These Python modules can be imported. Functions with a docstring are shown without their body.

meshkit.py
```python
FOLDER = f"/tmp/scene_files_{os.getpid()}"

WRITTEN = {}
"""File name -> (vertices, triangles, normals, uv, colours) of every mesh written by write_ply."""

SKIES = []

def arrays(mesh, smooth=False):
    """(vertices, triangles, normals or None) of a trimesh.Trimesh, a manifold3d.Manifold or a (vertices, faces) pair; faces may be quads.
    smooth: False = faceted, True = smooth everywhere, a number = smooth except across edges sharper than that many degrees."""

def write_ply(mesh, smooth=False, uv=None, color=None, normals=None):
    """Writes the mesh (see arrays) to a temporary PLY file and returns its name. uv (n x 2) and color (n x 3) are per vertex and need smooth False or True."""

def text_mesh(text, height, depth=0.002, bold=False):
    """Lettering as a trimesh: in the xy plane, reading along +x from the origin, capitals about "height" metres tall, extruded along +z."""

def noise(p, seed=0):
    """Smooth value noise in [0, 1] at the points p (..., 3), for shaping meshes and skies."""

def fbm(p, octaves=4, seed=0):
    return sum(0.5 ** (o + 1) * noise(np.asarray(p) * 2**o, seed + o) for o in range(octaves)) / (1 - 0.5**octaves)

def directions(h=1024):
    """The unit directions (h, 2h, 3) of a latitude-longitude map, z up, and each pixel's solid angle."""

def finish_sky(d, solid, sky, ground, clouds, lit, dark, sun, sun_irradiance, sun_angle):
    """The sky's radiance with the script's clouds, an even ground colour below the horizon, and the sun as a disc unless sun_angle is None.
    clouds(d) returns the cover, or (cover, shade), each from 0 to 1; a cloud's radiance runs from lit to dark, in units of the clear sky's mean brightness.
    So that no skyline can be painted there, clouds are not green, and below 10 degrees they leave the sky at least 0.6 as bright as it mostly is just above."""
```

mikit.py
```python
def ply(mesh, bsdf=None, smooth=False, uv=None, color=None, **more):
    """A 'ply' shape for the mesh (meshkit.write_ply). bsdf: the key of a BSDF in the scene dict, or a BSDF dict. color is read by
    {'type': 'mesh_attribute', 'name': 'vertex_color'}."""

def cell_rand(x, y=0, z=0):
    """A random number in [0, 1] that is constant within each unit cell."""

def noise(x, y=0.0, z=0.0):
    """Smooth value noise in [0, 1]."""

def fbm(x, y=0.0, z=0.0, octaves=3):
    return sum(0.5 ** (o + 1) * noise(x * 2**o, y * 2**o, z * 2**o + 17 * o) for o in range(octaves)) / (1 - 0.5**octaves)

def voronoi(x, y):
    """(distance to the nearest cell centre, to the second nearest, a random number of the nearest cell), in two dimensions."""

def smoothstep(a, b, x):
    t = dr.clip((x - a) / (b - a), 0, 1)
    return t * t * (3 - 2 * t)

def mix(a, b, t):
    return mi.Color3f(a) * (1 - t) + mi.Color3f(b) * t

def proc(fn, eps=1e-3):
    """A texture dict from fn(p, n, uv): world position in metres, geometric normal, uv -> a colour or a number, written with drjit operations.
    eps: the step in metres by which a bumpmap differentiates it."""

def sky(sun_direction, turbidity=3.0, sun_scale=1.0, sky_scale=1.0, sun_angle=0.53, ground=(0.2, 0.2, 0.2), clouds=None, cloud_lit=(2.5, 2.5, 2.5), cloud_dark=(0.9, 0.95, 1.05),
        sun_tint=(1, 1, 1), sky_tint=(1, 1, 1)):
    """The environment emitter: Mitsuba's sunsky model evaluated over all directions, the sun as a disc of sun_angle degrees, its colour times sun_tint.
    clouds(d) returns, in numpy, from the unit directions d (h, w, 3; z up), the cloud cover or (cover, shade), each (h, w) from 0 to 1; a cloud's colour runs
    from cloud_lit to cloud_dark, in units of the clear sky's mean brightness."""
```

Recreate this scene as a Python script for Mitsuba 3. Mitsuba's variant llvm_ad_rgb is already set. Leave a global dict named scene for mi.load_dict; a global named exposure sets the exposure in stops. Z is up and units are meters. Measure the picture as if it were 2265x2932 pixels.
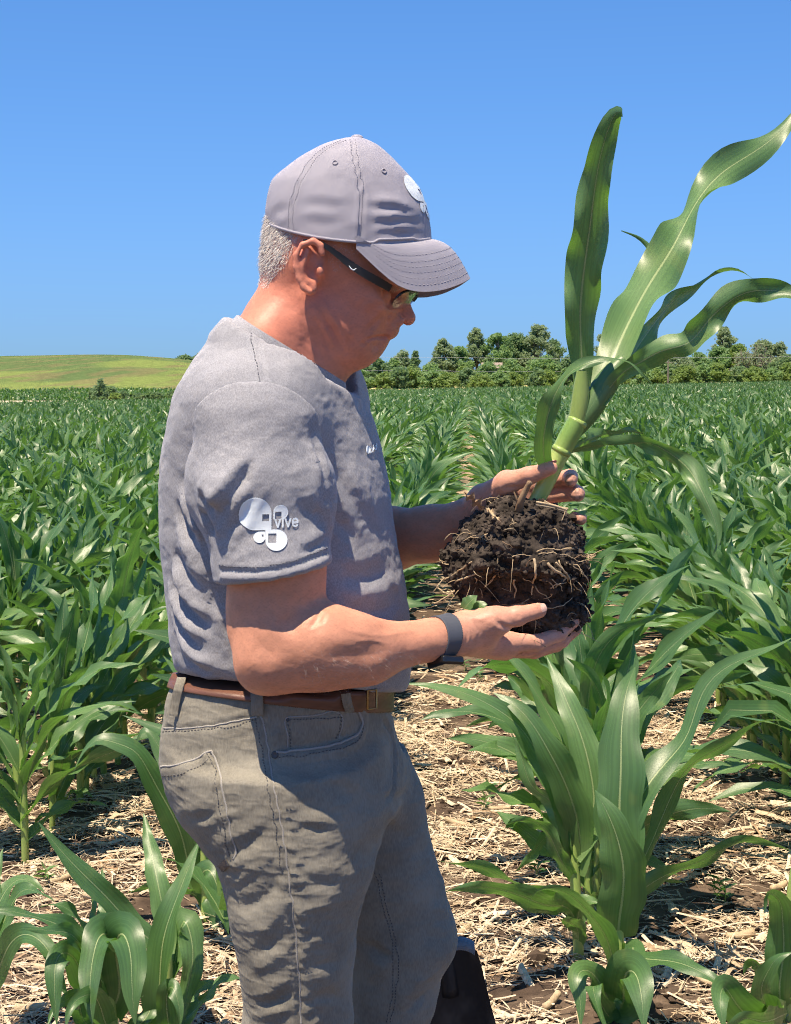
import math, random
import numpy as np, trimesh, drjit as dr, mitsuba as mi, mikit, meshkit
from scipy.interpolate import CubicSpline
T = mi.ScalarTransform4f
scene, labels = {}, {}

# ------------------------------------------------------------------ camera, sky, exposure
FPX, CX, CY, EYE = 4536.0, 1132.5, 1466.0, 1.45
PITCH = math.atan((CY - 1090) / FPX)
CP, SP = math.cos(PITCH), math.sin(PITCH)
scene['camera'] = {'type': 'perspective', 'fov': 2 * math.degrees(math.atan(CX / FPX)), 'fov_axis': 'x', 'near_clip': 0.05, 'far_clip': 3000.0,
                   'to_world': T().look_at(origin=[0, 0, EYE], target=[0, CP, EYE - SP], up=[0, 0, 1])}
SUN = np.array([-0.20, -0.272, 0.94])
scene['sky'] = mikit.sky(SUN.tolist(), turbidity=3.0, sky_tint=(0.52, 0.94, 1.42), sky_scale=0.57, sun_tint=(1.0, 0.985, 0.965),
                         clouds=lambda d: 0.42 * np.exp(-np.maximum(d[..., 2], 0) / 0.11) * (0.8 + 0.4 * meshkit.fbm(d * [3, 3, 14], 3, 2)), cloud_lit=(1.15, 1.62, 1.95))   # a thin veil of summer haze low in the sky
exposure = 2.42


def P(px, py, Y):
    """The world point at depth y = Y seen at this pixel of the 2265 x 2932 photograph."""
    dx, dy = (px - CX) / FPX, -(py - CY) / FPX
    d = np.array([dx, CP + dy * SP, -SP + dy * CP])
    return np.array([0, 0, EYE]) + d * (Y / d[1])


def mpp(py, Y):
    """metres per photograph pixel there."""
    dy = -(py - CY) / FPX
    return (Y / (CP + dy * SP)) / FPX


# ------------------------------------------------------------------ helpers
PARTS = set()


def put(key, mesh, bsdf, smooth=True, uv=None, color=None, label=None, cat=None, group=None, kind=None):
    """One entry of the scene; a key that is taken gets the next three-digit number. Returns the key used."""
    k, n = key, 0
    while k in scene or k in PARTS:
        n += 1
        k = f'{key}_{n:03d}'
    scene[k] = mikit.ply(mesh, bsdf, smooth=smooth, uv=uv, color=color)
    tag(k, label, cat, group, kind)
    return k


def tag(k, label=None, cat=None, group=None, kind=None):
    d = {a: b for a, b in (('label', label), ('category', cat), ('group', group), ('kind', kind)) if b}
    if d:
        labels[k] = d


def thing(key, label, cat, group=None):
    k, n = key, 0
    while k in PARTS or k in scene:
        n += 1
        k = f'{key}_{n:03d}'
    PARTS.add(k)
    tag(k, label, cat, group)
    return k


def unit(v):
    v = np.asarray(v, float)
    return v / np.maximum(np.linalg.norm(v, axis=-1, keepdims=True), 1e-12)


def grid_faces(nl, na, off=0):
    i, j = np.meshgrid(np.arange(nl - 1), np.arange(na - 1), indexing='ij')
    a = (i * na + j).ravel() + off
    return np.vstack([np.stack([a, a + na, a + na + 1], 1), np.stack([a, a + na + 1, a + 1], 1)])


def cat_meshes(ms):
    v, f, o = [], [], 0
    for a, b in ms:
        v.append(a); f.append(np.asarray(b) + o); o += len(a)
    return np.vstack(v), np.vstack(f)


def spline(pts, n, ends=True):
    """n points of a smooth curve through pts (k, d), evenly spaced along it."""
    p = np.asarray(pts, float)
    if len(p) == 2:
        return p[0] + (p[1] - p[0]) * np.linspace(0, 1, n)[:, None]
    s = np.r_[0, np.cumsum(np.linalg.norm(np.diff(p[:, :3], axis=0), axis=1) + 1e-9)]
    c = CubicSpline(s, p, bc_type='natural')
    u = np.linspace(0, s[-1], max(200, n * 4))
    q = c(u)
    L = np.r_[0, np.cumsum(np.linalg.norm(np.diff(q[:, :3], axis=0), axis=1))]
    return np.stack([np.interp(np.linspace(0, L[-1], n), L, q[:, k]) for k in range(p.shape[1])], 1)


def frames(p):
    """tangent and two normals along a polyline, parallel transported."""
    t = unit(np.gradient(p, axis=0))
    a = np.cross(t[0], [0, 0, 1.0] if abs(t[0][2]) < 0.9 else [1.0, 0, 0])
    a = unit(a)
    A = []
    for k in range(len(p)):
        a = unit(a - t[k] * (a @ t[k]))
        A.append(a)
    A = np.array(A)
    return t, A, np.cross(t, A)


def tube(pts, r, sides=8, n=None, cap=True, flat=1.0):
    p = np.asarray(pts, float)
    r = np.broadcast_to(np.asarray(r, float), (len(p),))
    if n:
        q = spline(np.hstack([p, r[:, None]]), n)
        p, r = q[:, :3], q[:, 3]
    t, A, B = frames(p)
    ang = np.arange(sides) * 2 * np.pi / sides
    v = p[:, None] + r[:, None, None] * (np.cos(ang)[None, :, None] * A[:, None] + flat * np.sin(ang)[None, :, None] * B[:, None])
    i, j = np.meshgrid(np.arange(len(p) - 1), np.arange(sides), indexing='ij')
    a, b = (i * sides + j).ravel(), (i * sides + (j + 1) % sides).ravel()
    f = np.vstack([np.stack([a, b, b + sides], 1), np.stack([a, b + sides, a + sides], 1)])
    v = v.reshape(-1, 3)
    if cap:
        m = len(v)
        v = np.vstack([v, p[0] - t[0] * r[0] * 0.4, p[-1] + t[-1] * r[-1] * 0.4])
        j = np.arange(sides)
        e = (len(p) - 1) * sides
        f = np.vstack([f, np.stack([j * 0 + m, (j + 1) % sides, j], 1), np.stack([j * 0 + m + 1, e + j, e + (j + 1) % sides], 1)])
    return v, f


def mat(key, base, rough=0.6, spec=0.5, bump=None, bump_scale=1.0, two=True, **more):
    """a principled material as a scene entry."""
    col = {'type': 'rgb', 'value': list(base)} if isinstance(base, (tuple, list)) else mikit.proc(base)
    d = {'type': 'principled', 'base_color': col, 'roughness': rough if not callable(rough) else mikit.proc(rough), 'specular': spec, **more}
    if bump is not None:
        d = {'type': 'bumpmap', 'arbitrary': mikit.proc(bump, eps=2e-3 if bump_scale == 1.0 else 2e-3), 'scale': bump_scale, 'bsdf': d}
    scene[key] = {'type': 'twosided', 'bsdf': d} if two else d


fbm, noise, mix, sstep = mikit.fbm, mikit.noise, mikit.mix, mikit.smoothstep


def ground_z(x, y):
    return 0.02 * np.asarray(x, float) - 0.003 * np.asarray(y, float)
# ------------------------------------------------------------------ materials of the setting
def soil_col(p, n, uv):
    a = fbm(p.x * 9, p.y * 9, 0.0, 4)
    b = fbm(p.x * 60, p.y * 60, 3.0, 3)
    c = mix((0.060, 0.042, 0.030), (0.125, 0.092, 0.066), sstep(0.35, 0.7, a))
    c = c * (0.65 + 0.7 * b)
    d = dr.sqrt(p.x * p.x + p.y * p.y)
    far = mix((0.10, 0.12, 0.045), (0.07, 0.10, 0.035), fbm(p.x * .1, p.y * .1, 1.0, 3))
    c = mix(c, mix((0.16, 0.12, 0.08), (0.36, 0.29, 0.20), fbm(p.x * 14, p.y * 7, 5.0, 3)), sstep(9, 18, d) * .8)
    return mix(c, far, sstep(120, 220, d))


mat('mat_soil', soil_col, 0.95, 0.2)


def hill_col(p, n, uv):
    a = fbm(p.x * 0.035, p.y * 0.01, 0.0, 4)
    b = fbm(p.x * 0.25, p.y * 0.04, 5.0, 3)
    c = mix((0.060, 0.092, 0.032), (0.105, 0.138, 0.038), sstep(0.46, 0.66, a))
    c = mix(c, mi.Color3f(0.105, 0.098, 0.044), sstep(0.48, 0.68, b) * 0.75)
    return c * (0.75 + 0.5 * fbm(p.x * 1.5, p.y * .6, 2.0, 2))


mat('mat_hill', hill_col, 0.95, 0.1)
mat('mat_dry', lambda p, n, uv: mix((0.40, 0.33, 0.17), (0.20, 0.24, 0.07), sstep(0.45, 0.75, fbm(p.x * .6, p.y * .6, 0.0, 3))), 0.95, 0.1)
mat('mat_track', lambda p, n, uv: mix((0.42, 0.36, 0.27), (0.30, 0.27, 0.18), fbm(p.x, p.y, 0.0, 3)), 0.95, 0.1)
mat('mat_bark', lambda p, n, uv: mix((0.16, 0.13, 0.10), (0.30, 0.25, 0.20), fbm(p.x * 8, p.y * 8, p.z * 2, 3)), 0.9, 0.2)


def crown(key, a, b):
    scene[key] = {'type': 'blendbsdf', 'weight': 0.48,
                  'a': {'type': 'twosided', 'bsdf': {'type': 'principled', 'roughness': 0.55, 'specular': 0.35, 'base_color': mikit.proc(lambda p, n, uv: mix(a, b, fbm(p.x * .7, p.y * .7, p.z * .7, 3)))}},
                  'b': {'type': 'principledthin', 'diff_trans': 1.7, 'roughness': 0.6, 'base_color': {'type': 'rgb', 'value': [b[0] * 1.8, b[1] * 1.8, b[2] * 1.2]}}}


crown('mat_crown_dark', (0.095, 0.165, 0.095), (0.180, 0.270, 0.150))
crown('mat_crown_mid', (0.120, 0.205, 0.100), (0.210, 0.320, 0.150))
crown('mat_crown_light', (0.120, 0.190, 0.070), (0.210, 0.295, 0.105))
crown('mat_crown_grey', (0.140, 0.200, 0.135), (0.245, 0.315, 0.210))
mat('mat_twig', (0.30, 0.25, 0.21), 0.9, 0.1)
mat('mat_pole', (0.20, 0.17, 0.15), 0.9, 0.1)
mat('mat_wire', (0.45, 0.46, 0.48), 0.5, 0.5)

# ------------------------------------------------------------------ ground, hill, banks
def sheet(xs, ys, zf):
    X, Y = np.meshgrid(xs, ys, indexing='ij')
    return np.stack([X, Y, zf(X, Y)], -1).reshape(-1, 3), grid_faces(len(xs), len(ys))[:, ::-1]


def gfine(X, Y):
    near = np.clip(1 - np.hypot(X, Y - 4) / 22, 0, 1)
    q = np.stack([X * 2.2, Y * 2.2, X * 0], -1)
    return ground_z(X, Y) + near * ((meshkit.fbm(q, 4, 3) - 0.5) * 0.07 + (meshkit.fbm(q * 6, 2, 5) - .5) * 0.018)


def breaks(a, s):
    h = [0.0]
    while h[-1] < a:
        h.append(h[-1] + s * (1 + max(0.0, h[-1] - 7) * 0.45))
    return np.array(h)


gx = breaks(900, 0.075)
gx = np.r_[-gx[:0:-1], gx]
gy = np.r_[-breaks(60, 0.4)[:0:-1], breaks(1500, 0.075)]
put('ground', sheet(gx, gy, gfine), 'mat_soil', label='dark crumbly soil of the corn field under straw litter', kind='structure')


def crest(x):
    return np.interp(x, [-400, -230, -160, -117, -100, -83.5, -64, -40, -17, 20], [4, 8.5, 10.2, 11, 10.9, 9.9, 7.6, 4.6, 1.5, -3])


def hill_z(X, Y):
    t = np.clip((Y - 142) / (600 - 142), 0, 2.2)
    s = np.where(t <= 1, 0.30 * t + 0.70 * np.sin(np.minimum(t, 1) * np.pi / 2) ** 1.6, 1 - (t - 1) ** 2 * 0.9)
    base = ground_z(X, np.minimum(Y, 142)) - 0.05 * np.clip(t * 6, 0, 1)
    z = base + (crest(X * 600 / np.maximum(Y, 240)) - base) * s
    q = np.stack([X * .05, Y * .025, X * 0], -1)
    return z + np.clip(t * 3, 0, 1) * (meshkit.fbm(q, 3, 8) - .5) * .8


put('hill', sheet(np.linspace(-420, 10, 130), np.linspace(142, 1240, 140), hill_z), 'mat_hill', label='gentle grassy hill in yellow and green on the left', kind='structure')


def bank_z(X, Y):
    t = np.clip((Y - 234) / 50, 0, 1)
    a, b = ground_z(X, 234) - .02, 0.28 + 0.015 * X
    return a + (np.maximum(b, a) - a) * (t * t * (3 - 2 * t)) + np.clip((Y - 290) / 800, 0, 1) * -3


put('field_bank', sheet(np.linspace(-16, 260, 110), np.r_[np.linspace(234, 290, 20), np.linspace(300, 1400, 20)], bank_z), 'mat_dry', label='strip of dry grass below the line of trees', kind='structure')
rng = np.random.default_rng(5)


def cards(c, size, rng, up=0.9):
    """leaf cards: bent quads (two triangles each) at the points c."""
    n = len(c)
    d = unit(rng.normal(size=(n, 3)) + [0, 0, up])
    a = unit(np.cross(d, rng.normal(size=(n, 3))))
    b = np.cross(d, a)
    s = np.broadcast_to(size, (n,))[:, None]
    v = np.stack([c - a * s, c + b * s * .55 + d * s * .2, c + a * s, c - b * s * .55 + d * s * .2], 1).reshape(-1, 3)
    k = np.arange(n)[:, None] * 4
    return v, np.vstack([k + [0, 1, 2], k + [0, 2, 3]])


def track_z(X, Y):
    return hill_z(X, Y) + 0.06


put('farm_track', sheet(np.linspace(-90, -15.4, 70), np.linspace(124, 152, 12), lambda X, Y: ground_z(X, 124) + (1.45 - 57 / FPX * Y - ground_z(X, 124)) * np.clip((Y - 124) / 12, 0, 1) * np.clip((152 - Y) / 6, 0, 1)), 'mat_track', label='pale dirt track along the far left edge of the field', kind='structure')


# ------------------------------------------------------------------ trees
def tree(key, px, top, base, hw, Y, bsdf, seed, label, cat='tree', group=None, airy=0.0, cone=0.0, card=0.21, dens=1.0, bare=False, low=0.03, zbase=None):
    r, Y = np.random.default_rng(seed), Y * 2
    b, t = P(px, base, Y), P(px, top, Y)
    H, W = t[2] - b[2], hw * 1.15 * Y / FPX / CP
    k = thing(key, label, cat, group)
    tr = [tube([b - [0, 0, .4], b + [r.normal() * .1, 0, H * .35], b + [r.normal() * .2, 0, H * .8]], [0.05 * H ** .8, .04 * H ** .8, .015 * H ** .8], 7)]
    cl = []
    n = int((44 + 80 * min(1, H * W / 60)) * dens)
    for i in range(n):
        u = low + (1 - low) * r.random() ** .85
        prof = (np.sin(np.pi * np.clip((u * .74 + .24), 0, 1)) ** .65) * (1 - cone) + cone * (1 - u) * 1.05
        a, q = r.random() * 2 * np.pi, r.random() ** .5
        c = b + [np.cos(a) * W * prof * q * .95, np.sin(a) * W * prof * q * .95, H * (u * .95)]
        cl.append((c, (0.19 + .20 * r.random()) * (W * .9 + .1 * H) * (0.72 if airy else 1) * (1 - .45 * max(0, u - .6))))
        if i % (2 if (airy or bare) else 4) == 0:
            s = b + [0, 0, H * max(.1, u * .6)]
            tr.append(tube([s, (s + c) / 2 + [0, 0, -.03 * H], c], [.018 * H ** .8, .012 * H ** .8, .004 * H ** .8], 5))
    if bare:
        for i in range(260):
            c, R = cl[r.integers(len(cl))]
            d = unit(r.normal(size=3) + [0, 0, .8])
            tr.append(tube([c, c + d * R * 1.3], [.035, .012], 4, cap=False))
    put(k + '__trunk', cat_meshes(tr), 'mat_twig' if bare else 'mat_bark')
    pts, sz = [], []
    for c, R in cl:
        m = int((30 if not bare else 3) * dens * (R / card) ** 1.5 / 4) + 6
        d = unit(r.normal(size=(m, 3))) * (r.random((m, 1)) ** .55) * R * [1, 1, .8]
        pts.append(c + d)
        sz.append(card * (.65 + 1.1 * r.random(m)))
    put(k + '__crown', cards(np.vstack(pts), np.concatenate(sz), r), bsdf, smooth=False)


HEDGE = 'trees of the hedgerow behind the field'
TL = 'dense green tree in the tree line beyond the corn'
TREES = [  # px, top, base, half width, y, material, label, options
    (1030, 1040, 1110, 42, 140, 'dark', TL, {}), (1085, 1026, 1110, 34, 141, 'dark', TL, {}), (1128, 1028, 1109, 30, 143, 'mid', TL, {}),
    (1150, 1004, 1109, 36, 145, 'grey', TL, {}), (1190, 1001, 1109, 20, 142, 'dark', 'narrow dark conifer in the tree line right of the chin', dict(cone=.8)),
    (1235, 1042, 1109, 40, 139, 'mid', TL, {}), (1268, 968, 1109, 46, 146, 'grey', 'tall greyish tree with pointed top in the tree line', dict(cone=.45, airy=1)),
    (1312, 992, 1109, 38, 147, 'mid', TL, {}), (1330, 1050, 1108, 32, 140, 'light', TL, {}),
    (1364, 936, 1108, 36, 148, 'grey', 'tall airy tree with a bare lower trunk left of the tallest tree', dict(airy=1, low=.42)),
    (1425, 952, 1107, 52, 147, 'mid', TL, dict(airy=1)), (1478, 950, 1107, 48, 149, 'dark', TL, {}),
    (1538, 926, 1107, 50, 148, 'grey', 'tallest broad tree in the tree line left of the held plant', dict(airy=1)), (1588, 972, 1107, 40, 150, 'dark', TL, dict(airy=1)),
    (1400, 1040, 1107, 38, 139, 'mid', TL, {}), (1460, 1030, 1107, 38, 140, 'mid', TL, {}), (1560, 1022, 1107, 50, 140, 'mid', TL, {}), (1625, 1020, 1106, 40, 141, 'dark', TL, {}),
    (1676, 1030, 1106, 40, 142, 'dark', TL, {}), (1721, 952, 1105, 17, 146, 'grey', 'slender upright tree between the two tall held leaves', {}), (1735, 1010, 1104, 36, 141, 'mid', TL, {}),
    (1790, 1030, 1103, 42, 141, 'dark', TL, {}), (1850, 970, 1102, 30, 147, 'grey', TL, dict(airy=1)), (1880, 1022, 1101, 42, 141, 'mid', TL, {}), (1945, 1016, 1100, 46, 142, 'grey', TL, {}),
    (2000, 1012, 1099, 40, 142, 'mid', TL, {}), (2073, 934, 1098, 38, 147, 'grey', 'tall airy tree rising above the right end of the tree line', dict(airy=1, low=.35)),
    (2060, 992, 1098, 42, 143, 'mid', TL, {}), (2110, 985, 1097, 36, 143, 'light', TL, {}), (2180, 972, 1096, 40, 150, 'grey', TL, {}), (2232, 978, 1094, 34, 149, 'grey', TL, {}),
    (2130, 1000, 1096, 30, 140, 'grey', 'brownish leafless tree near the right edge of the tree line', dict(bare=True)), (2172, 992, 1096, 34, 140, 'grey', 'pale bare-branched tree in front of the green tree line at right', dict(bare=True)),
    (2215, 1040, 1094, 34, 139, 'dark', TL, {}), (2262, 1018, 1093, 44, 139, 'dark', TL, {}), (2310, 1000, 1093, 46, 141, 'mid', TL, {}), (2380, 985, 1093, 50, 143, 'grey', TL, {}),
    (960, 1030, 1111, 44, 142, 'mid', TL, {}), (890, 1040, 1112, 44, 142, 'dark', TL, {}),
    (500, 1034, 1062, 12, 345, 'dark', 'small tree on the far side of the hill crest', dict(card=.5)), (530, 1020, 1064, 32, 350, 'dark', 'dark tree clump showing over the hill behind the shoulder', dict(card=.5)), (575, 1016, 1066, 34, 352, 'dark', 'rounded tree top beyond the hill crest beside the shoulder', dict(card=.5)),
    (620, 1022, 1066, 34, 352, 'dark', 'tree beyond the hill hidden by the shoulder', dict(card=.5)),
]
for i, (px, top, base, hw, Y, m, lab, o) in enumerate(TREES):
    tree('pine_tree' if o.get('cone', 0) > .7 else 'tree', px, top, base + 4, hw, Y, 'mat_crown_' + m, 100 + i, lab, group=HEDGE if lab is TL else None, **o)
for i in range(26):
    px = 1040 + i * 49 + rng.normal() * 9
    base = np.interp(px, [1040, 1600, 1900, 2265], [1111, 1108, 1100, 1093])
    tree('bush', px, base - 34 - rng.random() * 24, base + 3, 24 + rng.random() * 12, 134 + rng.random() * 2, 'mat_crown_' + ['mid', 'light', 'dark', 'light'][i % 4], 300 + i,
         'low green bush at the foot of the tree line', 'bush', 'bushes along the foot of the tree line', low=.02)
tree('pine_tree', 288, 1086, 1145, 20, 69.5, 'mat_crown_dark', 401, 'small dark evergreen at the left field edge below the hill', cone=.75, low=.02, card=.16)
tree('bush', 316, 1108, 1144, 26, 70.5, 'mat_crown_dark', 402, 'dark green shrub beside the small evergreen at the field edge', 'bush', low=.02, card=.16)
tree('bush', 268, 1116, 1144, 15, 70, 'mat_crown_dark', 403, 'low shrub on the left of the small evergreen', 'bush', low=.02, card=.14)
tree('bush', 330, 1126, 1143, 14, 69.3, 'mat_crown_light', 404, 'bright yellow-green shrub at the foot of the small evergreen', 'bush', low=.02, card=.12)
for i in range(9):
    tree('bush', 352 + i * 24, 1122 + (i % 3) * 3, 1142, 16, 76 + i % 2, 'mat_crown_' + ['dark', 'mid'][i % 2], 410 + i, 'low hedge bush along the foot of the hill', 'bush', 'hedge bushes below the hill', low=.02, card=.14)

# utility pole and wires far behind the field
k = thing('utility_pole', 'thin wooden utility pole in front of the tree line', 'pole')
a, b = P(1913, 1106, 266), P(1913, 1030, 266)
put(k + '__post', tube([a - [0, 0, .5], b], [.13, .10], 8), 'mat_pole')
put(k + '__crossarm', tube([b + [-.8, 0, -.5], b + [.8, 0, -.5]], [.06, .06], 6), 'mat_pole')
for row, lab in ((1020, 'upper'), (1058, 'lower')):
    q = [P(x, row + 6 * math.sin((x - 900) / 1500 * math.pi), 272) for x in np.linspace(900, 2500, 30)]
    put('power_line', tube(q, .018, 4, cap=False), 'mat_wire', label=f'{lab} of two thin power wires crossing in front of the trees', cat='wire')
# farm shed glimpsed through the trees
k = thing('farm_shed', 'small pale farm shed roof glimpsed between the trees', 'shed')
c = P(1408, 1075, 284)
put(k + '__wall', trimesh.creation.box((3.2, 2.4, 2.6), T4 := trimesh.transformations.translation_matrix(c + [0, 0, 0])), 'mat_track', smooth=False)
rf = np.array([[-1.9, -1.5, 0], [1.9, -1.5, 0], [1.9, 1.5, 0], [-1.9, 1.5, 0], [-1.9, 0, 1.0], [1.9, 0, 1.0]]) + c + [0, 0, 1.3]
put(k + '__roof', (rf, np.array([[0, 1, 5], [0, 5, 4], [2, 3, 4], [2, 4, 5], [0, 4, 3], [1, 2, 5], [0, 3, 2], [0, 2, 1]])), 'mat_twig', smooth=False)
# ------------------------------------------------------------------ corn
def leaf_col(p, n, uv):
    """green blade, pale midrib, fine parallel veins; uv.x runs across, uv.y along."""
    s = dr.abs(uv.x - 0.5) * 2
    per = fbm(p.x * 3.1, p.y * 3.1, 0.0, 2)
    c = mix((0.060, 0.138, 0.048), (0.120, 0.225, 0.076), sstep(.3, .7, per))
    c = mix(c, mi.Color3f(0.20, 0.26, 0.08), sstep(.62, .80, fbm(p.x * 26, p.y * 26, p.z * 14, 3)) * .35)
    vein = noise(uv.x * 46, uv.y * 1.5, 0.0)
    c = c * (0.88 + 0.24 * vein)
    c = mix(c, mi.Color3f(0.15, 0.24, 0.06), (1 - sstep(0.0, 0.22, uv.y)) * .5)
    w = 0.085 * (1 - 0.75 * uv.y)
    return mix(c, mi.Color3f(0.36, 0.46, 0.20), (1 - sstep(w * .45, w, s)) * .9)


def leaf_glow(p, n, uv):
    s = dr.abs(uv.x - 0.5) * 2
    vein = noise(uv.x * 46, uv.y * 1.5, 0.0)
    c = mi.Color3f(0.165, 0.39, 0.045) * (0.85 + 0.3 * vein)
    return c * (0.45 + 0.55 * sstep(0.03, 0.09, s))


def leaf_mat(key, rough, spec, weight=0.32):
    scene[key] = {'type': 'blendbsdf', 'weight': weight,
                  'a': {'type': 'twosided', 'bsdf': {'type': 'principled', 'roughness': rough, 'specular': spec, 'base_color': mikit.proc(leaf_col)}},
                  'b': {'type': 'principledthin', 'diff_trans': 1.9, 'roughness': 0.5, 'base_color': mikit.proc(leaf_glow)}}


leaf_mat('mat_leaf', 0.45, 0.85)


def stalk_col(p, n, uv):
    a = fbm(p.x * 30, p.y * 30, p.z * 6, 3)
    return mix((0.20, 0.32, 0.075), (0.34, 0.44, 0.13), a)


mat('mat_stalk', stalk_col, 0.4, 0.5)
LEAFPROF = lambda t: np.clip((0.52 + 0.48 * np.sin(np.pi * np.clip(t / .62, 0, 1) * .5)) * np.where(t < .35, 1, 1 - ((t - .35) / .65) ** 2.2 * .985), .012, 1)


def blades(base, az, L, W, a0, a1, pw, tw, nl, na, rng, ruf=0.017, vee=0.30):
    """Many corn blades at once. base (n,3); az azimuth; a0, a1 angles from the vertical at foot and tip. -> verts (n,nl,na,3), uv."""
    n = len(base)
    t = np.linspace(0, 1, nl)
    ang = a0[:, None] + (a1 - a0)[:, None] * t[None] ** pw[:, None]
    ds = (L / (nl - 1))[:, None]
    mid = (ang[:, 1:] + ang[:, :-1]) / 2
    r = np.concatenate([np.zeros((n, 1)), np.cumsum(np.sin(mid) * ds, 1)], 1)
    z = np.concatenate([np.zeros((n, 1)), np.cumsum(np.cos(mid) * ds, 1)], 1)
    bend = (rng.normal(size=n) * .35)[:, None] * t[None] ** 2
    A = az[:, None] + bend
    ca, sa = np.cos(A), np.sin(A)
    c = base[:, None] + np.stack([r * ca, r * sa, z], -1)
    tang = np.stack([np.sin(ang) * ca, np.sin(ang) * sa, np.cos(ang)], -1)
    side = np.stack([-sa, ca, sa * 0], -1)
    nor = np.cross(tang, side)
    th = tw[:, None] * t[None] ** 1.3
    S = side * np.cos(th)[..., None] + nor * np.sin(th)[..., None]
    N = np.cross(tang, S)
    s = np.linspace(-1, 1, na)
    w = (W[:, None] * LEAFPROF(t)[None])[:, :, None] * .5
    f1, p1, p2 = (rng.uniform(2.0, 4.2, n), rng.uniform(0, 6.28, n), rng.uniform(0, 6.28, n))
    wave = np.where(s[None, None] < 0, np.sin(t[None, :, None] * f1[:, None, None] * 6.28 + p1[:, None, None]), np.sin(t[None, :, None] * f1[:, None, None] * 5.3 + p2[:, None, None]))
    env = (np.sin(np.pi * np.clip(t, 0, 1)) ** .7)[None, :, None]
    fold = vee * (1 - .75 * t)[None, :, None] * w * np.abs(s)[None, None] ** 1.3
    off = fold * 1.2 + ruf * wave * env * (np.abs(s) ** 2)[None, None] * (W / .08)[:, None, None]
    v = c[:, :, None] + S[:, :, None] * (w * s[None, None])[..., None] - N[:, :, None] * -off[..., None]
    uv = np.broadcast_to(np.stack(np.broadcast_arrays(((s + 1) / 2)[None], t[:, None]), -1)[None], (n, nl, na, 2))
    return v, uv


def blade_faces(n, nl, na):
    f = grid_faces(nl, na)
    return (f[None] + (np.arange(n) * nl * na)[:, None, None]).reshape(-1, 3)


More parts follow.
